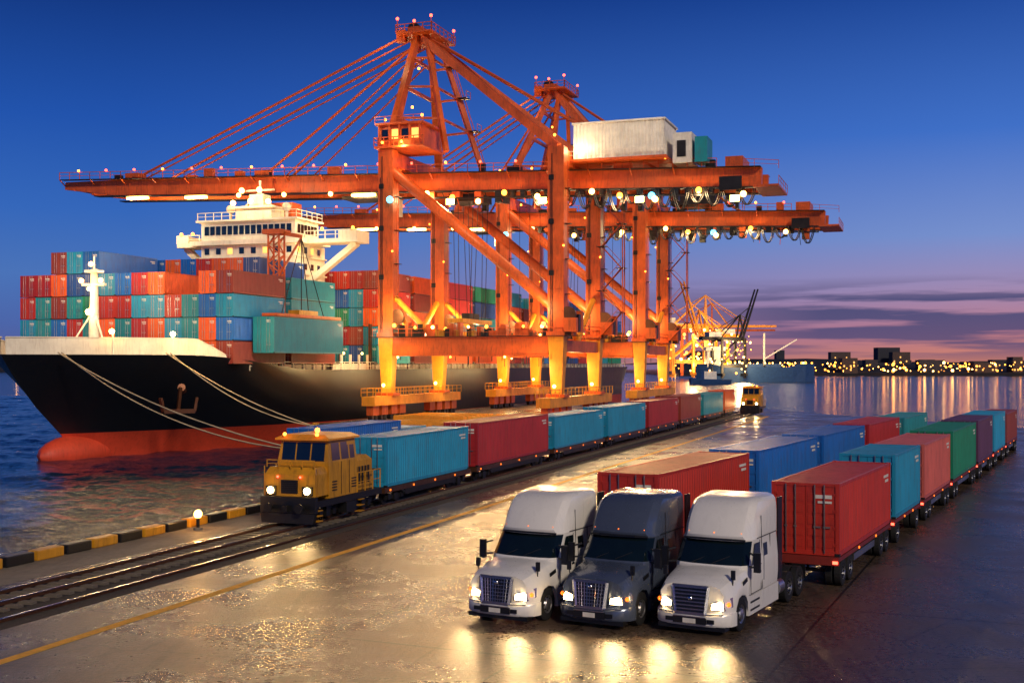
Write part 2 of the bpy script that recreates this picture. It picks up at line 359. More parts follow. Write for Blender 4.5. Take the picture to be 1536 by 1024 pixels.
# ---- yard trailers
M['crimson_ch']=mk('chassis_paint',(124,38,30),.5,grime=.5)
def trailer(s,col,L,H,line,ang):
    X0,Y0=line; d=Vector((math.sin(ang),math.cos(ang),0)); pos=Vector((X0,Y0,0))+d*s
    e=empty('container_trailer',pos,-ang); mb=MB(); zd=1.12
    for x in (-.55,.4):
        mb.box(x,x+.15,.05,L-.05,zd-.32,zd-.04,M['steel'])
    k=.1
    while k<L-.1: mb.box(-1.2,1.2,k,k+.12,zd-.16,zd-.01,M['ribs']); k+=L/7
    for x in (-1.22,1.12): mb.box(x,x+.1,.02,L-.02,zd-.17,zd-.02,M['crimson_ch'])
    mb.box(-1.22,1.22,-.12,0.0,zd-.3,zd,M['crimson_ch']); mb.box(-1.22,1.22,L,L+.1,zd-.3,zd,M['crimson_ch'])
    ax=[.75,L-1.0] if L<9 else [.75,2.0,L-2.1,L-.85]
    for y in ax:
        mb.cyl((-1.1,y,.5),(1.1,y,.5),.07,M['steel'])
        for sd in (-1,1):
            wheel(mb,sd*1.08,y,.5,.26,sd,True); wheel(mb,sd*.76,y,.5,.26,sd,True)
    if L>9:
        for x in (-1.1,1.04): mb.box(x,x+.06,3.2,L-3.1,.55,.8,M['rim'])
    mb.cyl((-.6,3.0,.05),(-.6,3.0,.9),.06,M['steel']); mb.cyl((.6,3.0,.05),(.6,3.0,.9),.06,M['steel'])
    for x in (-1.1,1.1):
        mb.box(x-.09,x+.09,-.16,-.12,zd-.24,zd-.14,M['L_red' if x>0 else 'L_amber'])
        for y in (L*.33,L*.66): mb.box(x+.12 if x>0 else x-.15,x+.15 if x>0 else x-.12,y,y+.12,zd-.15,zd-.07,M['L_amber'])
    for x in (-.75,.75): mb.box(x-.3,x+.3,L+.13,L+.15,.35,.95,M['plastic'])
    mb.obj('chassis',e,smooth=35)
    cont('container',e,0,0,zd,L,H,col)
    return e
PH=math.radians(27.1)
A0=(10.55,43.2)
for s,L,H,c in ((0,10.4,2.6,'red'),(11.6,7.2,2.85,'cyan'),(20.2,10.0,2.8,'pink'),(31.4,12.2,2.9,'green'),(45,10,2.95,'purple'),(56.2,9.5,2.9,'cyan'),(67,11,2.6,'brown')):
    trailer(s,c,L,H,A0,PH)
B0=(4.35,45.3)
for s,L,H,c in ((0,12.2,2.75,'red'),(13.8,12.2,2.75,'blue'),(27.6,12.2,2.75,'blue'),(41.4,12.2,2.75,'crimson'),(56,12.2,2.6,'teal')):
    trailer(s,c,L,H,B0,PH)

# ---------------------------------------------------------------- semi trucks
def truck(X,Y,ang,paint,style):
    e=empty('semi_truck',(X,Y,0),-ang); e.scale=(.99,.99,.985)
    mb=MB()
    def ring(z,yf,yb,w):
        h=[(0,yf),(.5*w,yf+.035),(.82*w,yf+.14),(.96*w,yf+.34),(w,yf+.62),(w,yb-.1),(w-.08,yb),(0,yb)]
        if z>2.7: h=[(0,yf),(.6*w,yf+.02),(.77*w,yf+.1),(.92*w,yf+.4),(w,yf+.95),(w,yb-.1),(w-.08,yb),(0,yb)]
        return [(x,y,z) for x,y in h]+[(-x,y,z) for x,y in h[6:0:-1]]
    R=[ring(.95,1.72,4.95,1.2),ring(1.3,1.68,4.95,1.23),ring(1.83,1.62,4.95,1.23),ring(1.88,1.64,4.95,1.225),ring(2.56,2.12,4.95,1.17),ring(2.6,2.1,4.95,1.175),ring(2.72,2.1,4.95,1.18),
       ring(3.0,2.22,4.95,1.18),ring(3.3,2.44,4.95,1.18),ring(3.55,2.68,4.95,1.165),ring(3.7,2.92,4.95,1.14),ring(3.8,3.22,4.94,1.07),ring(3.85,3.6,4.92,.95)]
    def fn(a,j):
        if a==3 and j in (0,1,2,13,12,11): return M['glass']
        return None
    mb.loft(R,paint,True,True,fn)
    mb.obj('cab',e,smooth=24,weld=True)
    mb=MB()
    S=[(.16,.55,.93,1.0,1.3,.86,1.44,.62,1.5,1.53),(.32,.5,1.08,1.05,1.32,.93,1.5,.68,1.57,1.6),(.62,.5,1.19,1.1,1.4,.97,1.58,.74,1.64,1.68),(.74,.8,1.2,1.12,1.43,.98,1.6,.76,1.66,1.7),
       (.95,1.04,1.2,1.15,1.47,1.0,1.64,.8,1.7,1.75),(1.25,1.1,1.2,1.17,1.5,1.02,1.69,.84,1.76,1.8),(1.6,1.04,1.2,1.18,1.55,1.06,1.73,.88,1.8,1.84),(1.78,.8,1.21,1.2,1.6,1.1,1.76,.9,1.83,1.87),(1.86,.5,1.21,1.2,1.6,1.12,1.78,.92,1.84,1.88)]
    rings=[]
    for y,zb,w0,w1,z1,w2,z2,w3,z3,zc in S:
        h=[(w0,zb),(w0+.01,(zb+1.25)/2 if zb<1 else 1.15),(w1,z1-.08),(w2,z2-.03),(w3,z3),(w3*.45,zc-.012),(0,zc)]
        rings.append([(x,y,z) for x,z in h]+[(-x,y,z) for x,z in h[-2::-1]])
    mb.loft(rings,paint,False,False)
    f=rings[0]; mb.add(f,[tuple(range(len(f)))],paint)
    mb.obj('hood',e,smooth=26,weld=True)
    mb=MB()
    def bring(z,o=0):
        h=[(0,-.04+o),(.6,-.01+o),(.95,.1+o),(1.15,.3+o),(1.22,.6),(1.22,.72),(1.1,.72),(1.05,.4),(.8,.25),(0,.2)]
        return [(x,y,z) for x,y in h]+[(-x,y,z) for x,y in h[8:0:-1]]
    mb.loft([bring(.28,.06),bring(.34,.0),bring(.6,-.02),bring(.68,.04)],paint)
    mb.obj('bumper',e,smooth=35,weld=True)
    mb=MB()
    mb.box(-.52,.52,-.075,-.03,.36,.56,M['plastic']); mb.box(-.2,.2,-.095,-.08,.38,.52,M['houseW'])
    mb.box(-.5,.5,-.09,-.075,.562,.59,M['chrome'])
    for s in (-1,1):
        mb.box(s*.62-.08 if s>0 else s*.62-.14,s*.62+.14 if s>0 else s*.62+.08,-.055,-.02,.4,.52,M['plastic'])
    mb.box(-1.05,1.05,.1,.5,.16,.29,M['plastic'])
    mb.add([(-.55,.06,1.44),(.55,.06,1.44),(.46,.0,.68),(-.46,.0,.68),(-.55,.2,1.44),(.55,.2,1.44),(.46,.2,.68),(-.46,.2,.68)],[(0,1,2,3),(4,7,6,5),(0,4,5,1),(1,5,6,2),(2,6,7,3),(3,7,4,0)],M['plastic'])
    fr=[(-.56,.03,1.46),(.56,.03,1.46),(.47,-.03,.67),(-.47,-.03,.67)]
    for i in range(4): mb.beam(fr[i],fr[(i+1)%4],.08,.09,M['chrome'])
    nb=7
    for i in range(1,nb):
        k=i/nb; z=1.44-.76*k; y=.033-.06*k; x=.54-.09*k
        mb.beam((-x,y,z),(x,y,z),.04,.026 if style==0 else .045,M['chrome'])
    if style==0:
        for i in range(-5,6): mb.beam((i*.1,.02,1.43),(i*.085,-.04,.69),.02,.02,M['chrome'])
    mb.ball((0,-.01,1.3 if not style else 1.1),.07,M['chrome'],sc=(1,.4,1))
    for s in (-1,1):
        a=[(s*.6,.055,.78),(s*1.0,.2,.76),(s*1.17,.5,.86),(s*1.14,.56,1.14),(s*.97,.2,1.08),(s*.62,.08,1.0)]
        b_=[(x*.97,y+.12,z) for x,y,z in a]
        mb.add(a+b_,[(0,1,4,5),(1,2,3,4)]+[(i,(i+1)%6,6+(i+1)%6,6+i) for i in range(6)],M['chrome'])
        mb.add([(x*1.003,y-.012,z) for x,y,z in [(s*.64,.07,.81),(s*.98,.19,.79),(s*.96,.19,1.05),(s*.65,.08,.97)]],[(0,1,2,3)],M['L_head'])
        mb.ball((s*1.09,.33,.95),.07,M['L_amber'])
        mb.ball((s*.84,.1,.9),.085,M['L_white'])
    for x in (-.85,-.42,0,.42,.85): mb.ball((x,2.15+.1*abs(x),2.8),.03,M['L_amber'],6,4)
    for s in (-1,1): mb.beam((s*.0,2.06,2.62),(s*.6,2.09,2.62),.14,.05,M['plastic']); mb.beam((s*.6,2.09,2.62),(s*.98,2.23,2.6),.14,.05,M['plastic'])
    for x in (-.55,.1): mb.beam((x,1.66,1.92),(x+.5,1.86,2.14),.02,.02,M['plastic'])
    for s in (-1,1):
        mb.beam((s*1.205,1.35,1.42),(s*1.2,1.75,1.5),.02,.12,M['plastic'])
        mb.add([(s*1.233,2.12,1.86),(s*1.236,3.0,1.86),(s*1.205,3.0,2.5),(s*1.2,2.5,2.5)],[(0,1,2,3)],M['glass'])
        mb.add([(s*1.226,3.35,2.0),(s*1.226,3.75,2.0),(s*1.2,3.75,2.4),(s*1.2,3.35,2.4)],[(0,1,2,3)],M['glass'])
        for a,b_ in (((2.02,1.0),(2.02,1.86)),((3.06,1.0),(3.06,2.55)),((3.2,.98),(3.2,3.3))):
            wx=1.222; mb.beam((s*(wx+.008),a[0],a[1]),(s*(wx-(.045 if b_[1]>2 else 0)),b_[0],b_[1]),.012,.02,M['plastic'])
        mb.box(s*1.235-.02,s*1.235+.02,2.85,2.99,1.55,1.6,M['plastic'])
        mb.box(s*1.5-.1,s*1.5+.1,1.72,1.84,1.72,2.32,M['plastic'])
        mb.beam((s*1.2,1.95,2.28),(s*1.48,1.8,2.2),.05,.05,M['plastic']); mb.beam((s*1.2,1.95,1.86),(s*1.48,1.8,1.85),.05,.05,M['plastic'])
        mb.box(s*1.08-.06,s*1.08+.06,.72,.8,1.62,1.9,M['plastic']); mb.beam((s*1.05,.78,1.4),(s*1.08,.76,1.65),.03,.03,M['plastic'])
        mb.box(s*1.18-.025,s*1.18+.025,4.96,5.42,1.0,3.7,M['plastic'])
        mb.box(s*1.08-.12,s*1.08+.12,1.9,3.1,.34,.93,paint)
        mb.box(s*1.205-.01,s*1.205+.01,2.05,2.95,.46,.52,M['plastic']); mb.box(s*1.205-.01,s*1.205+.01,2.05,2.95,.7,.76,M['plastic'])
        mb.box(s*1.08-.12,s*1.08+.12,3.14,5.0,.34,.93,paint)
        mb.cyl((s*.98,5.05,.68),(s*.98,5.6,.68),.28,M['rim'],16)
        mb.box(s*.8-.25,s*.8+.2,.7,1.84,.6,1.35,M['plastic'])
        wheel(mb,s*1.03,1.25,.52,.3,s)
        for y in (6.35,7.62):
            wheel(mb,s*1.06,y,.52,.26,s,True); wheel(mb,s*.76,y,.52,.26,s,True)
            mb.cyl((0,y,.52),(s*1.0,y,.52),.09,M['steel'])
        mb.box(s*.42-.05,s*.42+.05,1.8,8.3,.7,.98,M['steel'])
        mb.box(s*.95-.25,s*.95+.25,8.28,8.32,.5,1.0,M['plastic']); mb.box(s*.95-.1,s*.95+.1,8.33,8.36,.85,.93,M['L_red'])
        mb.beam((s*1.2,2.75,2.63),(s*1.2,4.93,2.63),.014,.02,M['plastic']); mb.beam((s*1.2,4.1,1.0),(s*1.19,4.1,2.62),.014,.02,M['plastic'])
        mb.beam((s*.62,.34,1.572),(s*.9,1.84,1.80),.016,.016,M['plastic'])
        mb.beam((s*1.235,2.05,1.0),(s*1.235,3.06,1.0),.012,.02,M['plastic']); mb.beam((s*1.235,2.05,1.8),(s*1.238,3.06,1.8),.012,.025,M['chrome'])
        mb.cyl((s*1.235,3.3,1.25),(s*1.235,3.3,2.2),.018,M['chrome'],8)
        mb.beam((s*.5,-.085,.665),(s*1.0,.1,.665),.04,.03,M['chrome'])
    mb.box(-.5,.5,6.4,7.5,1.0,1.16,M['steel']); mb.box(-1.1,1.1,5.0,5.7,.95,.995,M['rim'])
    mb.box(-1.0,1.0,1.8,4.9,.5,.94,M['plastic'])
    for i in range(3): mb.tube([(-.3+.3*i,5.0,2.2),(-.3+.3*i,5.4,1.5),(-.25+.25*i,5.9,1.6)],.03,M['plastic'])
    mb.obj('trim_and_wheels',e,smooth=35)
    for s in (-1,1): slight('headlamp_beam',e,(s*.84,-.1,.9),(s*.05,-1,-.2),270,(1,.64,.28),80,.08)
TA=math.radians(29)
truck(-.5,36.9,TA,M['white'],0)
truck(2.35,36.2,TA,M['slate'],0)
truck(5.25,35.4,TA,M['white'],1)

# ---------------------------------------------------------------- locomotive
def loco(c,t):
    e=empty('shunting_locomotive',fw(c,t),-TH); mb=MB(); Y=M['yellow']; K=M['plastic']
    mb.box(-1.45,1.45,.32,7.5,1.02,1.34,K); mb.box(-1.5,1.5,0,.3,.78,1.55,K)
    mb.add([(-1.4,-.05,.28),(1.4,-.05,.28),(1.5,.0,.76),(-1.5,.0,.76),(-1.4,.25,.28),(1.4,.25,.28),(1.5,.25,.76),(-1.5,.25,.76)],[(0,1,2,3),(4,7,6,5),(0,4,5,1),(1,5,6,2),(2,6,7,3),(3,7,4,0)],M['steel'])
    for s in (-1,1):
        mb.cyl((s*.85,0,1.05),(s*.85,-.4,1.05),.1,M['steel']); mb.cyl((s*.85,-.4,1.05),(s*.85,-.46,1.05),.24,M['steel'],14)
    mb.box(-.14,.14,-.3,0,.85,1.15,M['steel'])
    mb.loft([[(-1.4,.22,1.56),(1.4,.22,1.56),(1.4,1.7,1.56),(-1.4,1.7,1.56)],[(-1.38,.24,2.6),(1.38,.24,2.6),(1.38,1.7,2.6),(-1.38,1.7,2.6)],[(-1.25,.5,2.95),(1.25,.5,2.95),(1.25,1.7,2.95),(-1.25,1.7,2.95)]],Y)
    mb.box(-.45,.45,.17,.23,1.7,2.35,K)
    for i in range(6): mb.box(-.42,.42,.14,.17,1.76+i*.1,1.8+i*.1,M['steel'])
    for s in (-1,1):
        mb.box(s*1.0-.28,s*1.0+.28,.14,.22,1.62,2.05,K); mb.cyl((s*1.0,.14,1.84),(s*1.0,.08,1.84),.17,M['L_head'],14); mb.ball((s*.62,.14,2.5),.06,M['L_red'])
    mb.loft([[(-1.42,1.62,1.36),(1.42,1.62,1.36),(1.42,4.6,1.36),(-1.42,4.6,1.36)],[(-1.42,1.5,3.1),(1.42,1.5,3.1),(1.42,4.6,3.1),(-1.42,4.6,3.1)],[(-1.3,1.72,4.2),(1.3,1.72,4.2),(1.32,4.5,4.2),(-1.32,4.5,4.2)]],Y)
    mb.loft([[(-1.5,1.4,4.2),(1.5,1.4,4.2),(1.5,4.75,4.2),(-1.5,4.75,4.2)],[(-1.5,1.4,4.3),(1.5,1.4,4.3),(1.5,4.75,4.3),(-1.5,4.75,4.3)],[(-1.1,1.7,4.48),(1.1,1.7,4.48),(1.1,4.5,4.48),(-1.1,4.5,4.48)]],M['orange2'])
    for x0,x1 in ((-1.18,-.45),(-.38,.38),(.45,1.18)):
        mb.add([(x0,1.5,3.22),(x1,1.5,3.22),(x1,1.67,4.08),(x0,1.67,4.08)],[(0,1,2,3)],M['glass'])
        mb.add([(x0-.03,1.497,3.18),(x1+.03,1.497,3.18),(x1+.03,1.5,3.22),(x0-.03,1.5,3.22)],[(0,1,2,3)],K)
    for s in (-1,1):
        for y0,y1 in ((1.9,2.75),(2.9,3.7),(3.85,4.35)):
            mb.add([(s*1.425,y0,3.2),(s*1.425,y1,3.2),(s*1.33,y1,4.05),(s*1.33,y0,4.05)],[(0,1,2,3)],M['glass'])
        mb.box(s*1.43-.01,s*1.43+.01,2.85,2.88,1.45,3.1,K); mb.box(s*1.43-.01,s*1.43+.01,3.72,3.75,1.45,3.1,K)
        for y0 in (1.8,3.9):
            for k in range(4): mb.box(s*1.43-.012,s*1.43+.012,y0+.1,y0+.6,1.7+.14*k,1.76+.14*k,K)
    mb.loft([[(-1.0,4.62,1.36),(1.0,4.62,1.36),(1.0,7.2,1.36),(-1.0,7.2,1.36)],[(-1.0,4.62,2.9),(1.0,4.62,2.9),(1.0,7.2,2.9),(-1.0,7.2,2.9)],[(-.75,4.62,3.15),(.75,4.62,3.15),(.75,7.0,3.15),(-.75,7.0,3.15)]],Y)
    for s in (-1,1):
        for k in range(6): mb.box(s*1.01-.01,s*1.01+.02,4.9+k*.35,5.1+k*.35,1.7,2.6,K)
    mb.cyl((0,5.4,3.1),(0,5.4,3.6),.14,M['steel'])
    for s in (-1,1):
        mb.rail((s*1.4,4.7,1.36),(s*1.4,7.4,1.36),1.0,Y,.9,.05)
        for y in (.35,1.45): mb.beam((s*1.47,y,1.56),(s*1.47,y,3.0),.04,.04,M['yellow'])
        for k in range(3): mb.box(s*1.35-.16,s*1.35+.16,4.8,5.3,.35+.3*k,.39+.3*k,Y); mb.box(s*1.35-.16,s*1.35+.16,.36,.8,.35+.25*k,.39+.25*k,Y)
        for y in (1.3,2.7,5.2,6.6):
            mb.lathe(s*.72,y,.62,[(-.07,.05),(-.07,.46),(.07,.46),(.07,.05)],M['steel'],20); mb.lathe(s*.8,y,.62,[(0,.4),(s*.04,.36),(s*.06,.14),(s*.14,.12),(s*.14,.01)],M['ribs'],16)
        for y in (2.0,5.9):
            mb.box(s*.98-.06,s*.98+.06,y-1.25,y+1.25,.62,.86,M['steel']); mb.box(s*1.06-.1,s*1.06+.1,y-.2,y+.2,.45,.95,K)
            for d in (-.7,.7): mb.box(s*1.04-.1,s*1.04+.1,y+d-.16,y+d+.16,.48,.76,K)
        mb.box(s*1.2-.25,s*1.2+.25,3.4,4.5,.45,1.0,K)
    mb.rail((-1.3,.3,2.95),(1.3,.3,2.95),.35,Y,.6,.04)
    mb.ball((-.9,1.3,4.5),.09,M['L_orange']); mb.ball((.9,1.3,4.5),.09,M['L_orange']); mb.ball((0,3,4.62),.13,M['L_orange'])
    mb.obj('body',e,smooth=30)
    for s in (-1,1): slight('headlamp_beam',e,(s*1.0,-.1,1.84),(0,-1,-.2),320,(1,.62,.25),80,.1)
    return e
loco(-29.5,51.2)
loco(-26.6,186)

# ---------------------------------------------------------------- wagons
def wagon(t,L,H,col,c=-29.5):
    e=empty('container_wagon',fw(c,t),-TH); mb=MB(); K=M['steel']
    for s in (-1,1):
        mb.box(s*1.2-.07,s*1.2+.07,0,L,.92,1.2,M['ribs']); mb.box(s*1.2-.05,s*1.2+.05,2.6,L-2.6,.62,.92,K)
        mb.beam((s*1.2,2.0,.95),(s*1.2,3.2,.62),.09,.1,K); mb.beam((s*1.2,L-2.0,.95),(s*1.2,L-3.2,.62),.09,.1,K)
        for yb in (1.6,L-1.6):
            mb.box(s*1.0-.05,s*1.0+.05,yb-1.2,yb+1.2,.5,.72,K)
            for d in (-.85,.85):
                mb.lathe(s*.74,yb+d,.46+.2,[(-.06,.05),(-.06,.45),(.06,.45),(.06,.05)],K,18); mb.box(s*1.04-.09,s*1.04+.09,yb+d-.15,yb+d+.15,.5,.82,M['plastic'])
            mb.box(s*1.04-.09,s*1.04+.09,yb-.2,yb+.2,.42,.8,M['plastic'])
        for k in range(4): mb.box(s*1.28-.02,s*1.28+.02,.5+k*L/4,.62+k*L/4,1.0,1.1,M['L_amber'])
    k=0
    while k<L-.1: mb.box(-1.13,1.13,k+.01,k+.16,.95,1.15,K); k+=L/9
    mb.box(-1.27,1.27,-.12,0,.9,1.2,M['ribs']); mb.box(-1.27,1.27,L,L+.12,.9,1.2,M['ribs'])
    mb.box(-.1,.1,-.55,-.12,.85,1.05,K); mb.box(-.1,.1,L+.12,L+.55,.85,1.05,K)
    mb.obj('flatbed',e,smooth=35)
    cont('container',e,0,.15,1.21,L-.3,H,col); return e
for t,L,H,c in ((59.6,12.6,2.75,'cyan'),(73.6,15.6,2.9,'crimson'),(90.6,15.2,2.6,'cyan'),(107.2,15.4,2.75,'cyan'),(124,15.6,2.8,'crimson'),(141,13,2.9,'brown'),(156,15.5,2.75,'teal'),(173,9,2.9,'orange')):
    wagon(t,L,H,c)
for c,t,L,col,z in ((-38,68,12.2,'blue',1.1),(-41.2,80,12.2,'cyan',.1)):
    e=empty('parked_container',fw(c,t),-TH); cont('container',e,0,0,z,L,2.75,col)
    mb=MB()
    for y in (.5,L-.8): mb.box(-1.1,1.1,y,y+.4,.0,max(z,.05),M['steel'])
    mb.obj('supports',e)
for c,t in ((-58,128),(-52,146),(-64,148)):
    e=empty('hatch_cover',fw(c,t),-TH); mb=MB(); mb.box(-5,5,0,12,.3,.9,M['orange2'])
    for k in range(7): mb.box(-5.03,5.03,.2+k*1.62,.45+k*1.62,.1,1.0,M['yellow'])
    mb.box(-4,4,1,11,0,.3,M['steel']); mb.obj('cover',e)

# ---------------------------------------------------------------- ship to shore cranes
def crane(t0,G,W,xl,xr,ax,za):
    e=empty('ship_to_shore_crane',fw(-74,t0),-TH); mb=MB(); O=M['orange']; O2=M['orange2']; K=M['steel']
    zb=lambda x:33.3-.0342*x
    zt={0:38.6,G:37.6}
    ym=W/2; gy=3.3
    for x in (0,G):
        for y in (0,W):
            mb.beam((x,y,12),(x,y,zt[x]),2.3,1.9,O); mb.beam((x,y,3.8),(x,y,12.0),1.5,1.3,O2,2.3,1.9)  # lower legs yellower: warm floodlight painted into their colour
            mb.box(x-1.35,x+1.35,y-1.15,y+1.15,3.4,3.8,O); mb.box(x-1.3,x+1.3,y-1.1,y+1.1,11.7,12.3,O)
            for q in (-.3,.3): mb.beam((x+1.5,y+q,12),(x+1.5,y+q,zt[x]-2),.07,.07,O)
            for k in range(20):
                if k%4==0: mb.box(x+1.2,x+1.9,y-.55,y+.55,12.6+k*1.2,12.68+k*1.2,K)
                else: mb.box(x+1.46,x+1.54,y-.3,y+.3,12.6+k*1.2,12.66+k*1.2,O)
            for zf in (18,24.5,31): mb.box(x-1.2,x+1.2,y-1.0,y+1.0,zf,zf+.12,O)
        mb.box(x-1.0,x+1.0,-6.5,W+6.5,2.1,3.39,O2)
        for ys_ in (-1,1):
            yc=-0.5 if ys_<0 else W+.5
            for k in (-4.5,-1.6,1.6,4.5):
                mb.box(x-.5,x+.5,yc+k-1.0,yc+k+1.0,.75,2.09,O)
                for d in (-.55,.55): mb.cyl((x-.3,yc+k+d,.42),(x+.3,yc+k+d,.42),.42,K,12)
        mb.rail((x-1.1,-6.5,3.4),(x-1.1,W+6.5,3.4),1.1,M['yellow'],1.8,.09); mb.rail((x+1.1,-6.5,3.4),(x+1.1,W+6.5,3.4),1.1,M['yellow'],1.8,.09)
        mb.box(x-.95,x+.95,.96,W-.96,zt[x]-2.2,zt[x]-.2,O)
        mb.box(x-.8,x+.8,.96,W-.96,9.6,11.2,O)
        mb.rail((x-1.2,1,12.3),(x-1.2,W-1,12.3),1.1,O,2,.08); mb.rail((x+1.2,1,12.3),(x+1.2,W-1,12.3),1.1,O,2,.08)
        mb.cyl((x,1,17.5),(x,W/2,11.2),.45,O2,10); mb.cyl((x,W-1,17.5),(x,W/2,11.2),.45,O2,10)
    for y in (0,W):
        mb.box(1.16,G-1.16,y-.85,y+.85,9.1,11.8,O)
        mb.box(1.17,G-1.17,y-.95,y+.95,9.08,9.25,O); mb.box(1.17,G-1.17,y-.95,y+.95,11.55,11.71,O)
        mb.rail((-2,y-1.0,11.82),(G+3,y-1.0,11.82),1.1,O,2,.08)
        mb.box(-2.5,G+3.5,y-1.3,y-.96,11.72,11.82,K)
        mb.cyl((.6,y,zt[0]-3.0),(G-.8,y,16),.78,O,14)
        mb.cyl((1.1,y,17.5),(7,y,11.8),.4,O2,10)
        for x in (4,9,15,20): mb.box(x,x+1.1,y-.5,y+.5,11.83,12.9,K if x%2 else M['yellow'])
    for y0 in (0,W):
        for k in range(3): mb.box(G+1.2,G+3.0,y0-1.2+k*1.3,y0-.3+k*1.3,12.3,14.2+k*.5,M['plastic'] if k%2 else O)
    for s in (-1,1):
        y=ym+s*gy
        mb.beam((xr,y,zb(xr)+1.5),(xl+10,y,zb(xl+10)+1.5),1.0,2.5,O)
        mb.beam((xl+10,y,zb(xl+10)+1.5),(xl,y,zb(xl)+1.9),1.0,2.5,O,.8,1.2)
        mb.beam((xr,y,zb(xr)+.15),(xl+6,y,zb(xl+6)+.15),1.5,.14,K)
        yo=y+s*1.2
        mb.beam((xl,yo,zb(xl)+2.75),(xr,yo,zb(xr)+2.75),1.1,.08,K)
        L=int((xr-xl)/6)
        for k in range(L):
            x0=xl+k*6; x1=min(xr,x0+6); mb.rail((x0,y+s*1.75,zb(x0)+2.8),(x1,y+s*1.75,zb(x1)+2.8),1.1,O,2,.09)
            mb.beam((x0,y+s*.4,zb(x0)+1.9),(x0,y+s*1.75,zb(x0)+2.75),.14,.14,O)
        for k in range(int((xr-xl)/2.4)):
            x0=xl+8+k*2.4
            if x0<xr: mb.box(x0-.05,x0+.05,y-.54,y+.54,zb(x0)+.4,zb(x0)+2.6,O)
    k=xl+.5
    while k<xr: mb.beam((k,ym-gy,zb(k)+1.9),(k,ym+gy,zb(k)+1.9),.6,.9,O); k+=7
    rr=random.Random(int(t0))
    for k in range(18):
        x=xl+10+k*(xr-xl-12)/18+rr.uniform(-1.5,1.5); s=rr.choice((-1,1)); a=rr.uniform(.4,1.3)
        mb.box(x-a,x+a,ym+s*gy-.45,ym+s*gy+.45,zb(x)+2.78,zb(x)+3.2+rr.uniform(.3,1.2),rr.choice((O,K,O)))
    for k in range(30):
        x=5+k*(xr-6)/30+rr.uniform(-.6,.6); s=rr.choice((-1,-1,1)); a=rr.uniform(.2,.65); hgt=rr.uniform(.5,2.2)
        mb.box(x-a,x+a,ym+s*gy-.7,ym+s*gy+.5,zb(x)-hgt,zb(x)+.05,rr.choice((K,M['plastic'],O,K)))
        mb.beam((x,ym-gy-.6,zb(x)-.1),(x+rr.uniform(-1,1),ym-gy-.6,zb(x)-rr.uniform(1,3.2)),.09,.09,rr.choice((K,O)))
    mb.beam((4,ym-gy-.8,zb(4)-.9),(xr-1,ym-gy-.8,zb(xr-1)-.9),.16,.2,K)
    mb.box(xr-1,xr+2.4,ym-5,ym+5,zb(xr)+.0,zb(xr)+.3,O); mb.rail((xr+2.4,ym-5,zb(xr)+.3),(xr+2.4,ym+5,zb(xr)+.3),1.1,O); mb.rail((xr-4,ym-5,zb(xr)+2.9),(xr+2.4,ym-5,zb(xr)+.3+2),1.1,O)
    mb.box(xr-5,xr-2.6,ym-3,ym+3,zb(xr)+2.9,zb(xr)+4.6,O)
    mb.box(xr-5.5,xr-2.5,ym-5.0,ym-4.5,zb(xr)-.2,zb(xr)+1.6,K)
    az=za-1.2; A=[(ax,ym-2.6,az),(ax,ym+2.6,az)]
    for y,a in ((0,A[0]),(W,A[1])):
        mb.beam((0,y,zt[0]),a,1.25,1.25,O,.85,.85)
        mb.beam((8,y+(2.5 if y==0 else -2.5),38.4),(a[0]+1.5,a[1],a[2]),.7,.7,O)
        mb.beam((ax+.8,a[1],az-.4),(G,y,zt[G]),.85,1.15,O)
        mb.cyl((ax+1.2,a[1],az),(xr-14,ym+(gy if y else -gy),zb(xr-14)+2.6),.2,M['stay'],8)
    for f in (.28,.55,.8):
        p0=Vector((0,0,zt[0])).lerp(Vector(A[0]),f); p1=Vector((0,W,zt[0])).lerp(Vector(A[1]),f)
        mb.beam(p0,p1,.45,.45,O)
        q0=Vector((8,2.5,38.4)).lerp(Vector((ax+1.5,A[0][1],az)),f); q1=Vector((8,W-2.5,38.4)).lerp(Vector((ax+1.5,A[1][1],az)),f)
        mb.beam(p0,q0,.3,.3,O); mb.beam(p1,q1,.3,.3,O); mb.beam(q0,q1,.3,.3,O)
        mb.box(q1.x,q1.x+1.6,q1.y-.9,q1.y+.9,q1.z,q1.z+.1,K); mb.rail((q1.x+1.6,q1.y-.9,q1.z),(q1.x+1.6,q1.y+.9,q1.z),1.1,O)
    for k in range(2): mb.beam((8.2+k*.5,W-2.3,38.4),(ax+2.4+k*.3,A[1][1],az),.1,.1,O)
    mb.box(ax-2.6,ax+3.2,ym-4.6,ym+4.6,az,az+.25,O); mb.box(ax-1.2,ax+1.2,ym-3.4,ym+3.4,az+.26,az+1.1,O)
    for s in (-1,1):
        mb.rail((ax-2.6,ym+s*4.6,az+.25),(ax+3.2,ym+s*4.6,az+.25),1.1,O,1.4,.1); mb.cyl((ax-.5,ym+s*2.6-.3,az+1.0),(ax-.5,ym+s*2.6+.3,az+1.0),1.0,K,16)
        mb.box(ax-3.2,ax-1.8,ym+s*2.6-.5,ym+s*2.6+.5,az-.8,az+1.0,O)
        for xx in (ax-2.4,ax+3): mb.beam((xx,ym+s*4.4,az+.2),(xx,ym+s*4.4,az+2.2),.1,.1,O); mb.ball((xx,ym+s*4.4,az+2.3),.24,M['L_red'])
    mb.rail((ax-2.6,ym-4.6,az+.25),(ax-2.6,ym+4.6,az+.25),1.1,O,1.4,.1); mb.rail((ax+3.2,ym-4.6,az+.25),(ax+3.2,ym+4.6,az+.25),1.1,O,1.4,.1)
    mb.ball((ax-.5,ym-2.6,az+2.3),.24,M['L_red'])
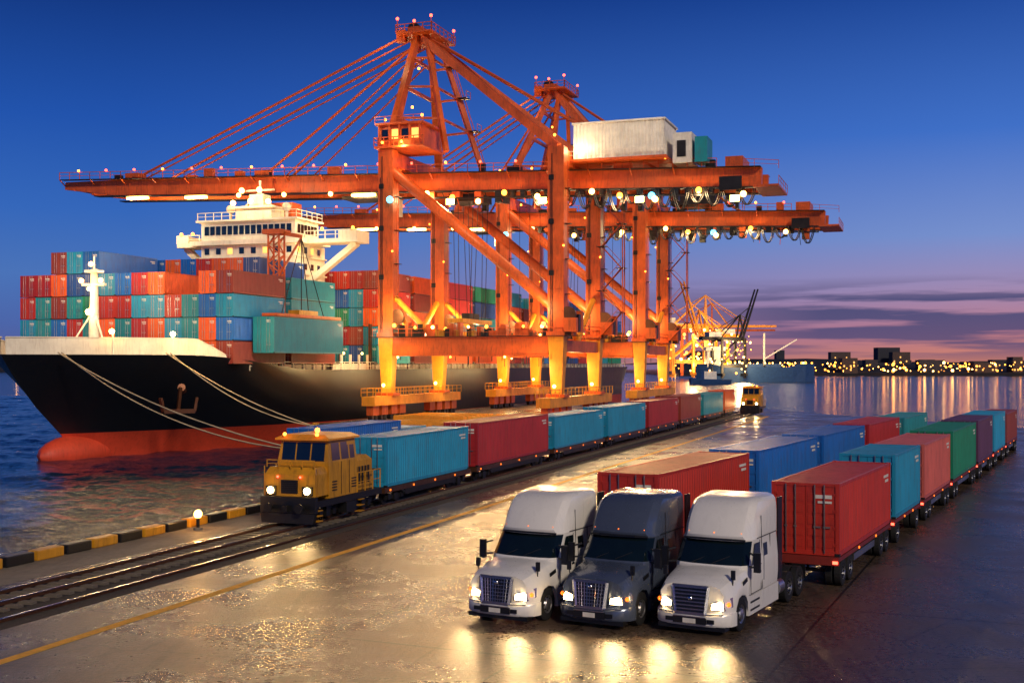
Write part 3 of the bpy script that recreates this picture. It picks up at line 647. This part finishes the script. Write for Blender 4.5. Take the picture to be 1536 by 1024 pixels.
    for s in (-1,1):
        for xs_,r,dz in ((xl+13,.2,0),(xl+15,.13,-1.2),(xl+37,.2,-2.5),(xl+41,.13,-4)):
            if xs_<-4: mb.cyl((ax-1,ym+s*2.6,az+dz+.6),(xs_,ym+s*gy,zb(xs_)+2.7),r,M['stay'],8)
        mb.box(xl+12,xl+14.5,ym+s*gy-.6,ym+s*gy+.6,zb(xl+13)+2.6,zb(xl+13)+3.8,O); mb.box(xl+36,xl+38.5,ym+s*gy-.6,ym+s*gy+.6,zb(xl+37)+2.6,zb(xl+37)+3.8,O)
    mb.box(-1.5,6.2,-1.6,6.5,38.7,39.0,O); mb.box(-.9,5.6,-1.0,5.8,39.0,42.0,O); mb.box(-1.4,6.1,-1.52,6.3,42.01,42.3,O)
    for k in range(4): mb.box(-.5+k*1.55,.6+k*1.55,-1.06,-1.0,40.0,41.4,M['L_win'] if k%2 else M['glass'])
    for k in range(5): mb.box(-.9+k*1.58,-.72+k*1.58,-1.5,-1.3,39,42,O)
    for k in range(4): mb.box(-.96,-.9,-.5+k*1.5,.6+k*1.5,40.0,41.4,M['glass'])
    mb.rail((-1.5,-1.6,39.0),(6.2,-1.6,39.0),1.2,O,1.3,.12); mb.rail((-1.5,-1.6,39.0),(-1.5,6.5,39.0),1.2,O,1.3,.12); mb.rail((-1.4,-1.5,42.3),(6.1,-1.5,42.3),.9,O,1.3,.09)
    for k in range(7):
        z0=12.3+k*3.3; a=(G+1.6,W-1.6); b_=(G+4.6,W-1.6)
        if k%2: a,b_=b_,a
        mb.beam((a[0],a[1],z0),(b_[0],b_[1],z0+3.3),.7,.12,O); mb.beam((a[0],a[1]-.4,z0+1),(b_[0],b_[1]-.4,z0+4.3),.07,.07,O); mb.box(b_[0]-.7,b_[0]+.7,a[1]-.8,a[1]+.8,z0+3.25,z0+3.33,K)
    mb.beam((G+4.9,W-1.0,12),(G+4.9,W-1.0,36),.16,.16,O); mb.beam((G+4.9,W-2.2,12),(G+4.9,W-2.2,36),.16,.16,O)
    tx=-8
    mb.box(tx-3,tx+3,ym-2.6,ym+2.6,zb(tx)-.6,zb(tx)-.1,K); mb.box(tx+3.2,tx+5.4,ym-1.2,ym+1.2,zb(tx)-3.2,zb(tx)-.6,M['houseW']); mb.box(tx+3.1,tx+3.2,ym-1,ym+1,zb(tx)-2.6,zb(tx)-1.2,M['glass'])
    hx=9
    mb.box(hx-2.4,hx+2.4,ym-2.6,ym+2.6,zb(hx)-1.2,zb(hx)-.1,K)
    for a in (-2,-1.2,1.2,2):
        for b_ in (-2,2): mb.cyl((hx+a,ym+b_,zb(hx)-1),(hx+a*.7,ym+b_*1.2,14.5),.05,M['cable'],5)
    mb.box(hx-1.2,hx+1.2,ym-6,ym+6,13.9,14.5,M['yellow']); mb.box(hx-.6,hx+.6,ym-2,ym+2,14.5,15.4,K)
    for k in range(6): mb.cyl((14+k*1.6,ym+gy,zb(14)),(14+k*1.6,ym+gy,12.5),.035,M['cable'],4)
    for k in range(44):   # machinery, cabinets, pipes and posts on the portal deck
        y=rr.choice((0,0,W)); x=rr.uniform(1.5,G+3); a=rr.uniform(.15,.7); hh_=rr.uniform(.5,2.0)
        mb.box(x-a,x+a,y-.8,y+.4,11.83,11.83+hh_,rr.choice((K,O,M['yellow'],M['plastic'],M['ribs'])))
        if k%3==0: mb.beam((x,y-1.1,9.0),(x,y-1.1,9.0-rr.uniform(.5,1.6)),.1,.1,K)
    for x in (0,G):
        for y in (0,W):
            mb.cyl((x+1.7,y-.9,14.6),(x+1.7,y-.5,14.6),1.15,M['ribs'],18); mb.box(x+1.2,x+2.2,y-.9,y+.9,12.3,13.5,K)
            mb.beam((x-.5,y-.98,12.4),(x-.5,y-.98,zt[x]-1),.1,.1,K); mb.beam((x-.75,y-.98,12.4),(x-.75,y-.98,zt[x]-4),.07,.07,K)
            for zf in (20,27,33): mb.box(x-.95,x-.25,y-1.08,y-.98,zf,zf+.7,K)
    mb.obj('steel_frame',e,smooth=30)
    mb=MB()
    x=12 if xr>54 else 20
    while x<xr-2:
        wd=2.1; dz=rr.uniform(1.7,3.0)
        for o in (0,.25):
            pts=[(x+wd*i/8+o,ym-gy-.9,zb(x)-.2-dz*math.sin(math.pi*i/8)**.8 if 0<i<8 else zb(x)-.2) for i in range(9)]
            mb.tube(pts,.09,M['plastic'],5)
        mb.box(x-.15,x+.15,ym-gy-1.05,ym-gy-.7,zb(x)-.5,zb(x)+.1,K); x+=wd+.15
    mb.obj('festoon_cables',e)
    mb=MB(); P=[]
    LC=(1,.7,.34)
    def lamp(x,y,z,mat,r=.35,pw=0,col=LC):
        mb.ball((x,y,z),r,mat)
        if pw: P.append((x,y,z-.7,pw,col))
    y1=ym-gy-1.1
    for x in (xl+14,xl+25,-7):
        if x<-3: mb.box(x-1.8,x+1.8,ym-gy-.5,ym-gy+.5,zb(x)-.36,zb(x)-.02,M['L_warm']); P.append((x,ym-gy-.5,zb(x)-1.6,3600,LC))
    for x in (-20,-28,-12): lamp(x,y1,zb(x)-.1,M['L_warm'],.36)
    for i,x in enumerate((4,8,12,16,21,24,29,33,38,44,50)):
        if x<xr-1: lamp(x,y1-.3,zb(x)-.3-(i%3)*.6,M['L_orange'] if i%2 else M['L_warm'],.42,1200 if x in(4,21,33,44) else 0)
    for k in range(20):
        x=xl+4+k*(xr-xl-6)/20; lamp(x,ym-gy-2,zb(x)+4.1,M['L_red'] if k%3 else M['L_orange'],.2)
    lamp(1,-1.6,zb(0)-2,M['L_cyan'],.5); lamp(G+12,ym-gy-1.4,zb(G+12)-1,M['L_cyan'],.5)
    for x in (0,G):
        for y in (0,W):
            sx=1 if x==0 else -1
            lamp(x+sx*1.6,y-1.4,13.4,M['L_orange'],.3)
            P.append((x+sx*2.6,y-2.8,6.8,1350,(1,.7,.28)))
            P.append((x+sx*2.4,y-3.0,15.5,1350,(1,.68,.28)))
            lamp(x,y-1.6,4.9,M['L_warm'],.26); lamp(x+1.2,y-1.2,24,M['L_orange'],.14); lamp(x-1.2,y-1.2,30,M['L_orange'],.13)
    for k in range(9): lamp(2+k*2.7,-1.1,13.1 if k%3 else 8.9,M['L_orange'] if k%2 else M['L_warm'],.15+.05*(k%3))
    for x,y,z in ((0,-2,39.4),(3,-2,39.4),(G,-1.4,39),(6,-1.6,43),(-1.4,2,43.5),(2,4,45.5),(ax,ym-2,52),(ax+2,ym,48)): lamp(x,y,z,M['L_orange'],.2,700 if x in(3,) else 0)
    P.append((-4,-5,44,1300,LC)); P.append((G/2,-7,29,1600,LC)); P.append((G+8,-6,31,1400,LC)); P.append((ax-5,ym-6,55,600,LC))
    mb.obj('lamps',e,smooth=60)
    for x,y,z,pw,col in P: plight('flood',e,(x,y,z),pw,col,.5)
    return e
c1=crane(157,25.5,19,-61.5,52.3,1.5,57.9)
mb=MB()
for x,dx in ((8,.1),(22,.35),(36,.3),(49,.2)):
    mb.box(x-.7,x+.7,4.0,4.6,31.2-.034*x,32.2-.034*x,M['steel']); mb.box(x-.6,x+.6,3.93,3.99,31.3-.034*x,32.1-.034*x,M['L_flood'])
    slight('flood',c1,(x,3.4,31.6-.034*x),(dx+.15,-1,-.3),36000,(1,.62,.26),62,.6,.8)
mb.obj('yard_floodlights',c1)
mb=MB()
mb.box(26,40,2.5,12,35.9,36.2,M['orange'])
corr(mb,'y',3.2,-1,26.8,39.6,36.21,41.1,M['houseW'],.5,.08); corr(mb,'y',11.2,1,26.8,39.6,36.21,41.1,M['houseW'],.5,.08)
corr(mb,'x',26.8,-1,3.2,11.2,36.21,41.1,M['houseW'],.5,.08); corr(mb,'x',39.6,1,3.2,11.2,36.21,41.1,M['houseW'],.5,.08)
mb.box(26.6,39.8,3.0,11.4,41.1,41.35,M['houseW']); mb.box(40.6,43.2,4,9,35.2,39.3,M['houseW']); mb.box(43.6,45.3,4,8,35.2,38.6,CM['teal']); mb.box(41.2,42.4,3.9,4.0,36,38.2,M['steel'])
mb.rail((26,2.5,36.2),(40,2.5,36.2),1.1,M['houseW'],1.5,.08)
mb.ball((27.5,2.6,37.4),.4,M['L_white'])
mb.obj('machinery_house',c1); plight('flood',c1,(28.5,.8,37.8),600,(1,.75,.4),.3); plight('flood',c1,(36,-4,43),600,(1,.8,.55),.5)
c2=crane(206,25.5,19,-45,56.5,7.0,59.8)
mb=MB(); mb.box(30,38,4,12,36,39.2,M['steel']); mb.box(20,27,5,12,36,38.8,M['orange']); mb.obj('machinery_house',c2)

# ---------------------------------------------------------------- container ship
ship=empty('container_ship',fw(-96,0),-TH)
mb=MB()
lv=[(9.2,105,25,2.2,16),(6.5,107,30,2.1,16),(3,110.5,38,2.0,16),(-.2,114.5,50,1.9,16),(-3.2,117.5,58,1.8,15.9),(-7,118,60,1.7,14)]
fr=[0,.003,.008,.016,.028,.045,.065,.09,.115,.14,.17,.2,.23,.26,.3,.35,.4,.46,.53,.6,.7,.85,1]
st=[]
def ztop(t):
    k=min(1,max(0,(t-118)/30)); k=k*k*(3-2*k); return 9.0-1.9*k
for a in fr:
    row=[]
    for z,tip,L,p_,B in lv:
        t=tip+a*(200-tip); s=min(1,(t-tip)/L); b_=B*(1-(1-s)**p_)
        row.append((max(b_,.02),t,ztop(t) if z==9.2 else z))
    st.append(row)
for t in (240,290,318): st.append([(B,t,ztop(t) if z==9.2 else z) for z,_,_,_,B in lv])
st.append([(B*k,328-o,ztop(300) if z==9.2 else z) for (z,_,_,_,B),k,o in zip(lv,(.95,.93,.88,.7,.5,.3),(0,0,1,3,6,10))])
for i in range(len(st)-1):
    for j in range(len(lv)-1):
        mt=M['hullblack'] if j<3 else M['hullred']
        for s in (1,-1):
            mb.add([(s*x,y,z) for x,y,z in (st[i][j],st[i+1][j],st[i+1][j+1],st[i][j+1])],[(0,1,2,3)],mt)
    a,b_=st[i][0],st[i+1][0]
    mb.add([(-a[0],a[1],a[2]),(a[0],a[1],a[2]),(b_[0],b_[1],b_[2]),(-b_[0],b_[1],b_[2])],[(0,1,2,3)],M['deck'])
l=st[-1]; mb.add([(x,y,z) for x,y,z in l]+[(-x,y,z) for x,y,z in l[::-1]],[tuple(range(2*len(l)))],M['hullblack'])
mb.ball((0,118,-2.6),2.3,M['hullred'],16,10,(1.0,3.0,1.0))
mb.obj('hull',ship,smooth=50,weld=True)
mb=MB()
dense=[]
for k in range(26):
    s=k/25; t=105.4+s*19.8; b_=16*(1-(1-min(1,(t-105)/25))**2.2); dense.append((b_,t))
for s in (1,-1):
    for (b0,t0),(b1,t1) in zip(dense[:-1],dense[1:]):
        h0=10.9 if t0<121 else 10.9-(t0-121)*.45; h1=10.9 if t1<121 else 10.9-(t1-121)*.45
        mb.add([(s*b0,t0,ztop(t0)),(s*b1,t1,ztop(t1)),(s*(b1-.1),t1,h1),(s*(b0-.1),t0,h0)],[(0,1,2,3)],M['cream'])
        mb.add([(s*(b0-.2),t0,ztop(t0)),(s*(b1-.2),t1,ztop(t1)),(s*(b1-.3),t1,h1),(s*(b0-.3),t0,h0)],[(0,1,2,3)],M['cream'])
        mb.beam((s*(b0-.2),t0,h0),(s*(b1-.2),t1,h1),.34,.12,M['cream'])
mb.obj('bulwark',ship,smooth=40)
mb=MB()
for x,y in ((-4,113),(4,113),(-7,119),(7,119),(10,122)):
    mb.cyl((x-1.2,y,10.2),(x+1.2,y,10.2),.8,M['cream'],12); mb.box(x-1.6,x-1.2,y-.8,y+.8,8.8,11,M['yellow'])
mb.box(-14.6,14.6,127.5,152,6.9,7.9,M['cream']); mb.box(-14.9,14.9,165,322,6.9,7.9,M['cream'])
for k in range(70):
    t=130+k*2.8
    if t>320: break
    mb.box(15.2,15.5,t,t+.25,7.0,9.3,M['cream'])
mb.rail((15.8,130,7.1),(15.8,322,7.1),1.1,M['cream'],2.8,.09)
mb.box(9,15.2,153,164.5,6.88,8.0,M['cream'])
for t in (152.6,165,178.8,192.6,206.4):
    mb.box(-15.9,15.9,t,t+.9,7.91,8.3,M['steel'])
    for x in range(-15,17,5): mb.box(x-.15,x+.15,t+.1,t+.7,7.0,14,M['ribs'])
mb.obj('deck_fittings',ship)
mb=MB()
mb.cyl((0,120.5,9),(0,120.5,19.4),.7,M['mast'],12,.4); mb.box(-1.6,1.6,120.2,120.8,17.4,17.7,M['mast']); mb.cyl((0,120.5,19.4),(0,120.5,21),.1,M['mast'],8)
for x in (-3,3): mb.beam((x,119,9.2),(0,120.5,14.5),.18,.18,M['mast'])
for x,z in ((-1.4,18),(1.4,18),(0,20)): mb.ball((x,119.9,z),.3,M['L_warm'])
mb.box(-.9,.9,119.8,121.2,19,19.3,M['mast']); mb.ball((0,119.5,14.2),.38,M['L_flood']); mb.ball((0,119.6,17),.26,M['L_flood'])
mb.ball((9,112.2,11.6),.3,M['L_flood']); mb.cyl((9,112.4,9),(9,112.4,11.3),.1,M['mast'],6)
mb.ball((13,118,11.4),.3,M['L_flood']); mb.cyl((12.8,118.2,9),(12.8,118.2,11.1),.1,M['mast'],6)
mb.obj('foremast',ship,smooth=40)
plight('mast_lamp',ship,(0,116.5,16),1200,(1,.75,.4),.3); plight('mast_lamp',ship,(3,122,21),1000,(1,.68,.34),.3); plight('mast_lamp',ship,(12.5,109,12.8),800,(1,.7,.36),.3); plight('mast_lamp',ship,(19.5,117,12.2),2600,(1,.66,.3),.3)
mb=MB()
mb.cyl((12.7,120.1,5.2),(11.8,121.6,4.8),.45,M['ribs'],12)
mb.beam((12.9,119.6,5.2),(12.4,119.9,2.6),.35,.35,M['ribs']); mb.beam((11.4,118.4,2.4),(13.6,121.4,2.4),.6,.5,M['ribs']); mb.beam((11.4,118.4,2.4),(11.3,118.0,4.0),.4,.3,M['ribs']); mb.beam((13.6,121.4,2.4),(13.8,121.6,4.0),.4,.3,M['ribs'])
mb.obj('anchor',ship)
mb=MB(); C=M['cream']
mb.box(-8,8,155,164,7,25.6,C)
for z in (16,18.6,21.2,23.8): mb.box(-8.25,8.25,154.7,164.3,z-.1,z+.1,C)
for z in (16.7,19.3,21.9,24.3):
    for x in range(-7,8,2): mb.box(x-.4,x+.4,154.93,154.99,z,z+.9,M['L_win'] if (x+int(z))%3==0 else M['glass'])
    for y in range(156,164,2): mb.box(8.01,8.07,y-.4,y+.4,z,z+.9,M['L_win'] if (y+int(z))%4==0 else M['glass'])
mb.box(-13,17.5,156,160,25.61,26.2,C); mb.box(-9.5,9.5,154.2,163,25.63,26.3,C)
mb.rail((-13,156,26.2),(-9,156,26.2),1.2,C,1.5,.12); mb.rail((9,156,26.2),(17.4,156,26.2),1.2,C,1.5,.12)
mb.box(14.5,17.5,156,160,26.21,27.3,C); mb.box(-13,-11,156,160,26.21,27.3,C)
mb.beam((16.5,158,25.6),(8,158,19.5),1.2,.8,C); mb.beam((-12.5,158,25.6),(-8,158,21.5),1.2,.8,C)
mb.box(-8,8,155,162,26.31,29.1,C); mb.box(-8.6,8.6,154.4,162.6,29.11,29.4,C)
for x in range(-7,8,1): mb.box(x-.38,x+.38,154.9,154.97,27.2,28.5,M['glass'])
for y in range(156,162): mb.box(8.02,8.08,y-.38,y+.38,27.2,28.5,M['glass'])
mb.rail((-8.4,154.6,29.4),(8.4,154.6,29.4),1.1,C,1.3,.1); mb.rail((8.4,154.6,29.4),(8.4,162.4,29.4),1.1,C,1.3,.1)
mb.box(-3,3,156.5,160.5,29.41,31.2,C); mb.box(-3.6,3.6,156,161,31.2,31.5,C); mb.box(-1.2,1.2,157.4,159.6,31.5,33.4,C); mb.cyl((0,158.5,33.4),(0,158.5,35.6),.18,C); mb.box(-2.4,2.4,158.3,158.7,34,34.25,C)
for s in (-1,1): mb.cyl((s*4.8,158,29.4),(s*4.8,158,31),.2,C); mb.ball((s*4.8,158,31.4),.7,C)
mb.beam((-2.5,158,31.5),(0,158.5,34),.15,.15,C); mb.beam((2.5,158,31.5),(0,158.5,34),.15,.15,C)
mb.box(-4,4,161,164,29.41,32.5,M['orange'])
for x,z in ((-3,32),(0,32.2),(3,32),(-1.5,33.8),(1.5,33.8)): mb.ball((x,155.8,z),.42,M['L_warm'])
for x in (-12,-10,12,17): mb.ball((x,155.7,27.6),.25,M['L_orange'])
mb.obj('superstructure',ship,smooth=30)
plight('bridge_lamp',ship,(0,152,34),2800,(1,.76,.42),.4); plight('bridge_lamp',ship,(12,152,24),1600,(1,.74,.4),.4); plight('bridge_lamp',ship,(-12,152,28),1300,(1,.78,.45),.4); plight('bridge_lamp',ship,(14,160,29),900,(1,.72,.38),.4)
mb=MB(); O=M['orange']
cx,cy=14.2,139.1
for a in (-.8,.8):
    for b_ in (-.7,.7): mb.beam((cx+a,cy+b_,7.2),(cx+a,cy+b_,25),.2,.2,O)
for k in range(14):
    z=8+k*1.2; s=1 if k%2 else -1
    for b_ in (-.7,.7): mb.beam((cx-.8*s,cy+b_,z),(cx+.8*s,cy+b_,z+1.2),.13,.13,O)
    for a in (-.8,.8): mb.beam((cx+a,cy-.7*s,z),(cx+a,cy+.7*s,z+1.2),.13,.13,O)
mb.box(cx-1.4,cx+1.4,cy-1.3,cy+1.3,25,25.6,O)
mb.beam((cx,cy,25.3),(18,139,24.6),.5,.5,O); mb.beam((cx,cy,19),(18,139,24.4),.25,.25,O)
for y in (134,139,141,145):
    mb.cyl((18,139,24.4),(18,y,14.4),.06,M['cable'],5)
mb.box(16.9,19.1,131,148,13.9,14.3,M['orange']); mb.box(17.2,18.8,137,142,14.3,14.9,M['yellow'])
mb.obj('lattice_crane',ship)
cont('suspended_container',ship,18,129.6,9.3,18.2,4.5,'teal',3.0)
cols=['teal','orange','red','cyan','brown','green','blue','crimson','navy','grey']
wts=[5,7,4,5,4,2,5,2,4,1]
R=random.Random(33)
bays=[(126,[4,4,5,5,5,4,4,4,4,3,3,4,4]),(140,[5,5,4,5,5,5,5,5,5,5,5,4,4])]
t=166
while t<312:
    h=[R.choice((4,5,5,5,5)) for _ in range(13)]
    if t<170: h=[5,5,5,5,5,5,5,4,4,5,5,5,5]
    if t>290: h=[x-1 for x in h]
    bays.append((t,h)); t+=13.9
for bi,(t,h) in enumerate(bays):
    for r_ in range(13):
        x=-16+1.23+r_*2.46
        for k in range(h[r_]):
            if not (bi<3 or r_>=10 or k>=h[r_]-2): continue
            col=R.choices(cols,wts)[0]
            cont('deck_container',ship,x,t,7.95+k*2.87,12.2,2.8,col)
for t,pw in ((124,500),(152,900),(162,1500),(176,1700),(196,1900),(220,1900),(250,1900)):
    plight('deck_lamp',ship,(20.5,t,12.5),pw,(1,.7,.36),.3)
plight('deck_lamp',ship,(2,119,24),1600,(1,.72,.4),.4); plight('deck_lamp',ship,(-9,119,19),1100,(1,.72,.4),.4)
mb=MB()
for t in range(132,320,6): mb.ball((15.35,t,9.5),.18,M['L_warm'])
mb.obj('deck_lamp_bulbs',ship)
def moor(a,b_,sag,name='mooring_line'):
    mb=MB(); a=Vector(a); b_=Vector(b_); pts=[]
    for i in range(25):
        s=i/24; q=a.lerp(b_,s); q.z-=sag*4*s*(1-s); pts.append(tuple(q))
    mb.tube(pts,.07,M['rope'],6); return mb.obj(name,smooth=60)
for bx,by in ((-17.2,102),(-23.4,143)):
    e=empty('mooring_bollard',(bx,by,0)); mb=MB(); mb.cyl((0,0,0),(0,0,.15),.5,M['steel'],14); mb.cyl((0,0,.15),(0,0,.75),.26,M['yellow'],14); mb.cyl((0,0,.75),(0,0,.95),.4,M['yellow'],14); mb.obj('bollard',e,smooth=40)
moor(fw(-90.5,107.6,9.2),(-17.2,102,.5),1.3); moor(fw(-90.2,107.8,9.2),(-17.3,102.2,.55),2.2); moor(fw(-81.5,114.5,9.2),(-23.4,143,.5),.8); moor(fw(-81.2,114.9,9.2),(-23.4,143.2,.55),1.6)

# ---------------------------------------------------------------- distant harbour
mb=MB(); land=mk('far_shore',(22,24,34),.9)
def shore(x0,x1,y0,y1,hmax,seed):
    r=random.Random(seed); n=60; pts=[]
    for i in range(n+1): pts.append((x0+(x1-x0)*i/n,y0+r.uniform(-8,8),hmax*(.35+.65*abs(math.sin(i*.31+seed)*math.cos(i*.13)))+r.uniform(0,2)))
    for (xa,ya,ha),(xb,yb,hb) in zip(pts[:-1],pts[1:]):
        mb.add([(xa,ya,-4),(xb,yb,-4),(xb,yb+4,-.5),(xa,ya+4,-.5),(xb,yb+120,hb),(xa,ya+120,ha),(xb,y1,hb*.6),(xa,y1,ha*.6)],[(0,1,2,3),(3,2,4,5),(5,4,6,7)],land)
shore(150,1900,1080,2400,14,3); shore(-2600,-380,1500,2600,14,7)
mb.obj('distant_shore')
mb=MB(); bm_=[mk('city_wall_a',(58,54,62),.8),mk('city_wall_b',(40,42,54),.8),mk('city_wall_c',(76,60,56),.8)]
r=random.Random(9)
for i in range(170):
    if i<140: x=r.uniform(190,900); y=r.uniform(1100,1500)
    else: x=r.uniform(-1000,-600); y=r.uniform(1540,1800)
    wd=r.uniform(8,24); h=r.uniform(4,13) if r.random()<.93 else r.uniform(15,24)
    mb.box(x,x+wd,y,y+12,-1,h,r.choice(bm_))
    for k in range(int(h/4)):
        for q in range(int(wd/3)):
            if r.random()<.2: mb.box(x+1+q*3,x+2.2+q*3,y-.12,y-.05,1.5+k*4,2.9+k*4,M['L_win'])
mb.box(366,388,1200,1215,0,24,bm_[1])
for x,wd,h in ((300,14,13),(420,22,9),(455,9,14),(505,24,8),(560,12,12),(610,26,8)):
    mb.box(x,x+wd,1090,1104,-1,h,bm_[2])
    for k in range(int(h/3.4)):
        for q in range(int(wd/3)):
            if r.random()<.45: mb.box(x+1+q*3,x+2.4+q*3,1089.88,1089.95,1.5+k*3.4,3.0+k*3.4,M['L_win'])
mb.obj('distant_city_buildings')
mb=MB()
for i in range(640):
    if i<580: x=r.uniform(170,760); y=1076+r.uniform(0,300) if r.random()<.45 else 1072+r.uniform(-4,8); z=r.uniform(.5,9)
    else: x=r.uniform(-1100,-560); y=1505+r.uniform(0,60); z=r.uniform(2,14)
    s=r.choice((.3,.4,.5,.7,.9,1.3)); mb.ball((x,y,z),s,M['L_orange'] if r.random()<.6 else M['L_warm'],5,3)
mb.obj('distant_city_lamps')
def far_crane(X,Y,rz,mat,raised,sc=1.0):
    e=empty('ship_to_shore_crane',(X,Y,-1),rz); e.scale=(sc,)*3; mb=MB()
    for x in (0,22):
        for y in (0,16): mb.beam((x,y,0),(x,y,34),2,1.6,mat)
        mb.box(x-1,x+1,-3,19,2,4,mat); mb.box(x-.8,x+.8,1,15,31,33,mat)
    for y in (0,16): mb.box(1,21,y-.7,y+.7,9,11.5,mat); mb.cyl((0,y,31),(22,y,13),.7,mat,8)
    mb.box(-2,38,5,11,32,35,mat); mb.box(20,32,4,12,35,39,M['houseW'])
    ap=(0,8,54)
    for y in (2,14): mb.beam((0,y,34),ap,1.1,1.1,mat); mb.beam((22,y,34),ap,.8,.8,mat)
    tip=(-46,8,33.5) if not raised else (-16,8,76)
    for d in (-2.5,2.5): mb.beam((-1,8+d,33.5),(tip[0],8+d,tip[2]),1,2,mat,.7,1.2)
    mb.cyl(ap,(-28,8,35) if not raised else (-11,8,62),.35,mat,6); mb.cyl(ap,(-14,8,35) if not raised else (-7,8,50),.35,mat,6); mb.cyl(ap,(34,8,35),.3,mat,6)
    rr=random.Random(int(X)); fy=-1 if math.cos(rz)>0 else 17
    for i in range(32): mb.ball((rr.uniform(-6,34),fy,rr.uniform(3,36)),rr.choice((.4,.55,.95)),M['L_orange'] if i%2 else M['L_warm'],6,4)
    mb.obj('steel_frame',e)
    for z in (8,26): plight('flood',e,(10,-14 if fy<0 else 30,z),26000,(1,.66,.28),4)
far_crane(128,800,math.radians(178),M['orange2'],False)
far_crane(122,760,math.radians(25),M['orange2'],True,.8)
far_crane(150,900,math.radians(170),M['orange'],False)
far_crane(138,742,math.radians(200),M['steel'],True,.72)
e=empty('cargo_ship',(116,742,-3.2),0); mb=MB(); nb=mk('blue_hull',(40,72,120),.5)
rings=[]
for x,wd in ((-2,.5),(6,6),(14,8),(56,8),(64,7),(70,4)): rings.append([(x,-wd,9+(2 if x<8 or x>60 else 0)),(x,wd,9+(2 if x<8 or x>60 else 0)),(x,wd*.8,0),(x,-wd*.8,0)])
mb.loft(rings,nb); mb.box(4,14,-5,5,9,19,M['houseW']); mb.box(3,15,-6,6,19,21.5,M['houseW']); mb.cyl((40,0,9),(40,0,30),.6,M['houseW']); mb.beam((40,0,14),(60,0,26),.7,.7,M['houseW'])
for k in range(14): mb.ball((2+k*4.6,-8.4,11.5),.4,M['L_warm'],6,4)
for k in range(3): mb.box(18+k*11,27+k*11,-6,6,9,11,nb)
mb.obj('hull',e); plight('deck_lamp',e,(20,-14,22),5000,(1,.72,.4),4); plight('deck_lamp',e,(52,-14,22),4000,(1,.72,.4),4)
e=empty('harbour_tug',(95,640,-3.2),.2); mb=MB(); mb.loft([[(0,-2,3.5),(0,2,3.5),(0,1.5,0),(0,-1.5,0)],[(5,-4,3),(5,4,3),(5,3,0),(5,-3,0)],[(22,-4,2.6),(22,4,2.6),(22,3,0),(22,-3,0)]],nb); mb.box(7,14,-2.5,2.5,2.8,7,M['houseW']); mb.cyl((11,0,7),(11,0,12),.2,M['steel']); mb.ball((10,-2.8,7.5),.4,M['L_warm']); mb.obj('hull',e)
